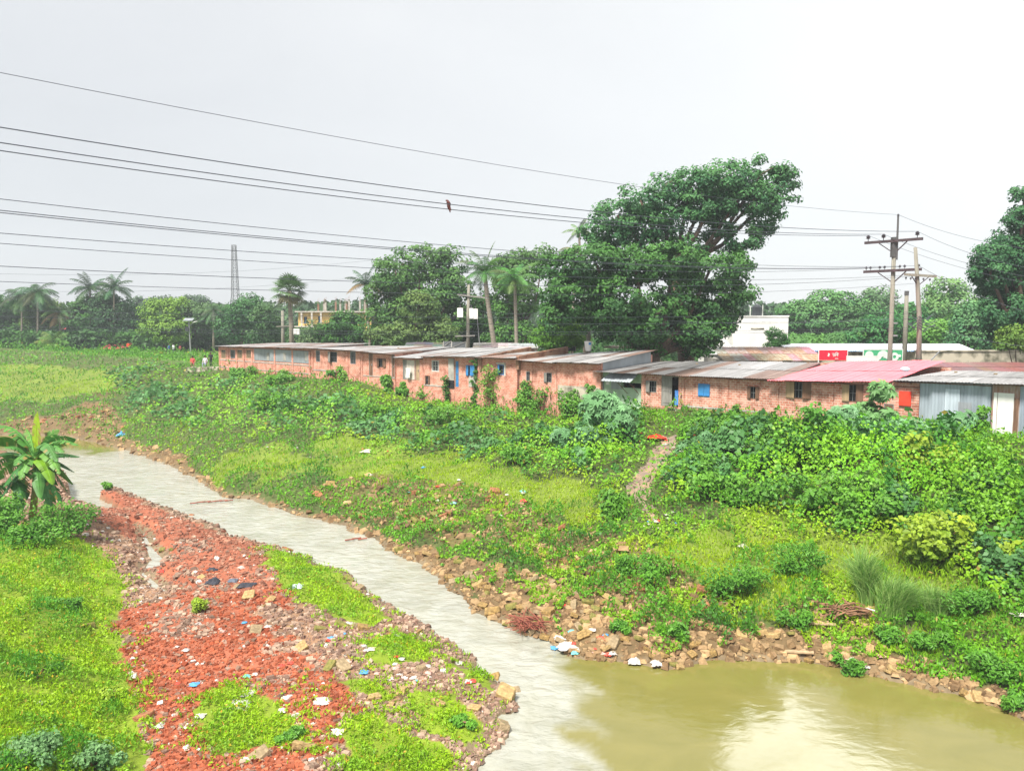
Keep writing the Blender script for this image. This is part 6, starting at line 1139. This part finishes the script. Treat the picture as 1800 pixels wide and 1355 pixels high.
for zn,k,lab,g in (([(1150,905),(1200,900),(1210,925),(1130,928)],16,'pale scrap of litter in the patch at the lower path end','litter at the lower path end'),([(1165,770),(1205,775),(1190,860),(1165,860),(1170,820)],24,'small scrap of litter along the right side of the trodden path',LG),([(980,1105),(1060,1110),(1100,1160),(1000,1150)],12,'small scrap of litter near the stone point of the stream mouth','litter at the stream mouth'),([(580,1080),(780,1120),(840,1200),(700,1210),(560,1160)],34,'tiny scrap of litter on the brown part of the gravel bar','litter on the brown gravel'),([(300,1080),(500,1100),(560,1240),(280,1290)],14,'tiny pale scrap of litter on the red rubble','litter on the red rubble'),([(440,780),(700,790),(900,870),(1000,960),(700,860)],18,'small scrap of litter in the weeds of the mid bank','litter on the mid bank'),([(1460,1130),(1560,1150),(1540,1180),(1450,1160)],9,'small scrap of litter at the right hand water edge','litter at the right hand water edge')):
    xs_=[p[0] for p in zn]; ys_=[p[1] for p in zn]; Zp=np.array(zn,float); c=0
    while c<k:
        u,v=r.uniform(min(xs_),max(xs_)),r.uniform(min(ys_),max(ys_))
        if pip(np.array([[u,v]]),Zp)[0]: rag('litter_scrap',lab,'litter',u,v,r.uniform(.10,.24),r.choice([WH,WH,WH,(.7,.6,.55),BL,TQ,RD,(.65,.35,.3)]),g,.4,seed=int(u*9)); c+=1
def sticks(name,label,cat,u,v,n,L,m,sx,sy,rad,up=.3,heap=.4,axis=0):
    p=H1(u,v); r=random.Random(int(u)); b=MB()
    for i in range(n):
        c=p+Vector((r.uniform(-sx,sx),r.uniform(-sy,sy),.05+heap*r.random())); a=axis+r.gauss(0,.55); l=L*r.uniform(.5,1.1)/2; d=Vector((math.cos(a),math.sin(a),r.uniform(-up,up)))*l; b.tube([c-d,c+Vector((0,0,.04)),c+d],[rad,rad*.9,rad*.5],5)
    return tag(b.obj(name,m,None,p),label,cat)
redst=mat('reddish_twigs',(.28,.09,.06),.85,.4,6)
sticks('stick_heap','heap of thin reddish sticks caught at the stream edge','stick heap',930,1105,60,1.2,redst,.40,.25,.014,.3,.28,-.6)
sticks('root_heap','heap of brown roots and rags on the lower right bank','root heap',1490,1085,44,.8,mat('brown_roots',(.26,.14,.08),.85,.6,5),.6,.3,.028,.4,.32,-.3)
p=H1(1521,1075);q=H1(1578,1090); tag(MB().tube([p+Vector((0,0,.12)),q+Vector((0,0,.12))],.025,6).tube([(p+q)/2+Vector((0,0,.10)),(p+q)/2+Vector((.12,-.10,.02))],.015,5).obj('stick',M['white'],None,p),'long white stick lying right of the root heap','stick')
for u,v,l,lab in [(1445,1100,.7,'short pale plank among the stones right of the weed clump'),(1400,1150,.9,'flat wet plank at the right hand water edge')]:
    p=H1(u,v); tag(MB().bar(p+Vector((-l/2,.1,.06)),p+Vector((l/2,-.15,.12)),.16,.04).bar(p+Vector((-l*.2,.16,.02)),p+Vector((l*.3,.02,.14)),.05).obj('plank',M['wood_pale'],None,p),lab,'plank')
for u,v,n,lab in [(378,882,7,'line of reddish twigs lying in the white water'),(632,948,3,'small piece of wood stuck in the white water'),(1395,1250,3,'dark twig floating in the olive pool')][:2]:
    p=atz(u,v,.03); r=random.Random(int(u)); b=MB()
    for i in range(n): c=p+Vector(((i-n/2)*.28,r.uniform(-.1,.1)+(i-n/2)*.10,.03)); b.tube([c-Vector((.2,.03,0)),c+Vector((.2,.06,.03))],.035,5)
    tag(b.obj('driftwood',redst,None,p),lab,'driftwood')
# hanging cloths and the loose sheet on the house fronts
def hang(name,label,cat,m,u0,u1,v0,v1,off=-.12):
    vs=[];n=8
    for j in range(7):
        for i in range(n+1):
            u=u0+(u1-u0)*i/n+math.sin(j*.9)*.5; v=v0+(v1-v0)*j/6; q=wpt(u,v,off-.03*math.sin(i*1.9+j*.3)); vs.append(q)
    b=MB().add(vs,[(j*(n+1)+i,j*(n+1)+i+1,(j+1)*(n+1)+i+1,(j+1)*(n+1)+i) for j in range(6) for i in range(n)]); return tag(b.obj(name,m,None,vs[0],smooth=True),label,cat)
hang('drying_cloth','white cloth hung out to dry on the narrow brick house','cloth',M['white'],713,721,647,664)
hang('blue_cloth','blue cloth hanging in the open doorway above the drain','cloth',mat('blue_cloth',(.10,.30,.75),.8,.2,5),1186,1194,686,712,.05)
b=MB(); pa=[wpt(1486,714,-.35),wpt(1515,708,-.35),wpt(1517,724,-.9),wpt(1490,733,-.9)]; b.hexa(pa+[q+Vector((.02,.03,-.05)) for q in pa]); b.bar(pa[0].lerp(pa[1],.5),wpt(1501,709,-.02),.04); tag(b.obj('loose_sheet',M['wood'],None,pa[3]),'brown sheet propped out below the right brown window','sheet')
# bucket on the roofs by the lone pole
p=wpt(1034,617,5.2); k=p.y/F; root=empty('bucket',p,'white bucket with a blue print standing on the roofs by the lone pole','bucket'); MB().tube([p,p+Vector((0,0,16*k))],[5*k,7*k],14).obj('bucket_body',M['white'],root); MB().tube([p+Vector((0,0,16*k)),p+Vector((0,0,17.2*k))],[7.3*k,7.3*k],14).obj('rim',M['white'],root); MB().box(p.x,p.x+4*k,p.y-7.6*k,p.y-6.2*k,p.z+11*k,p.z+15*k).obj('blue_print',M['blue'],root)
p=wpt(1591,652,1.0); root=empty('roof_bundle',p,'small pale bundle lying on the red roof corner','bundle'); MB().sph(p+Vector((0,0,.08)),(.25,.2,.12),9,5).obj('bundle',CM((.55,.60,.68)),root,smooth=True)
root.name='roof_bundle'
# stones and old bricks weighting the sheets
for (u,v,off,s) in [(1225,640,3.2,.16),(1300,642,3.0,.15),(1420,638,4.0,.14),(1100,640,3.0,.14),(965,622,3.5,.15),(700,612,3.6,.16),(1680,655,4.2,.15),(1750,658,3.8,.16)]:
    q=wpt(u,v,off); o=bpy.data.objects.new('roof_stone',rocks[4][rr_.randrange(5)]); COL.objects.link(o); o.location=q+Vector((0,0,.03)); o.scale=(s,s,s*.7); o.rotation_euler=(0,0,u); tag(o,'small grey stone weighing down the roof sheets','stone','stones weighting the roofs')
# ================================================================ HAZE
hz=MB().box(-2600,2600,-60,1400,-3,70).obj('haze',None,None) if False else None
me=bpy.data.meshes.new('haze'); bx=MB().box(-1250,1250,-60,640,-4,70); me.from_pydata(bx.v,[],bx.f); hz=bpy.data.objects.new('haze',me); COL.objects.link(hz)
hm=bpy.data.materials.new('haze_air'); hm.use_nodes=True; t=hm.node_tree; t.nodes.clear(); vo=t.nodes.new('ShaderNodeVolumePrincipled'); vo.inputs['Color'].default_value=(.86,.93,1,1); vo.inputs['Density'].default_value=.0007; vo.inputs['Anisotropy'].default_value=.2
ou=t.nodes.new('ShaderNodeOutputMaterial'); t.links.new(vo.outputs[0],ou.inputs['Volume']); me.materials.append(hm); tag(hz,kind='stuff'); sc.cycles.volume_bounces=0
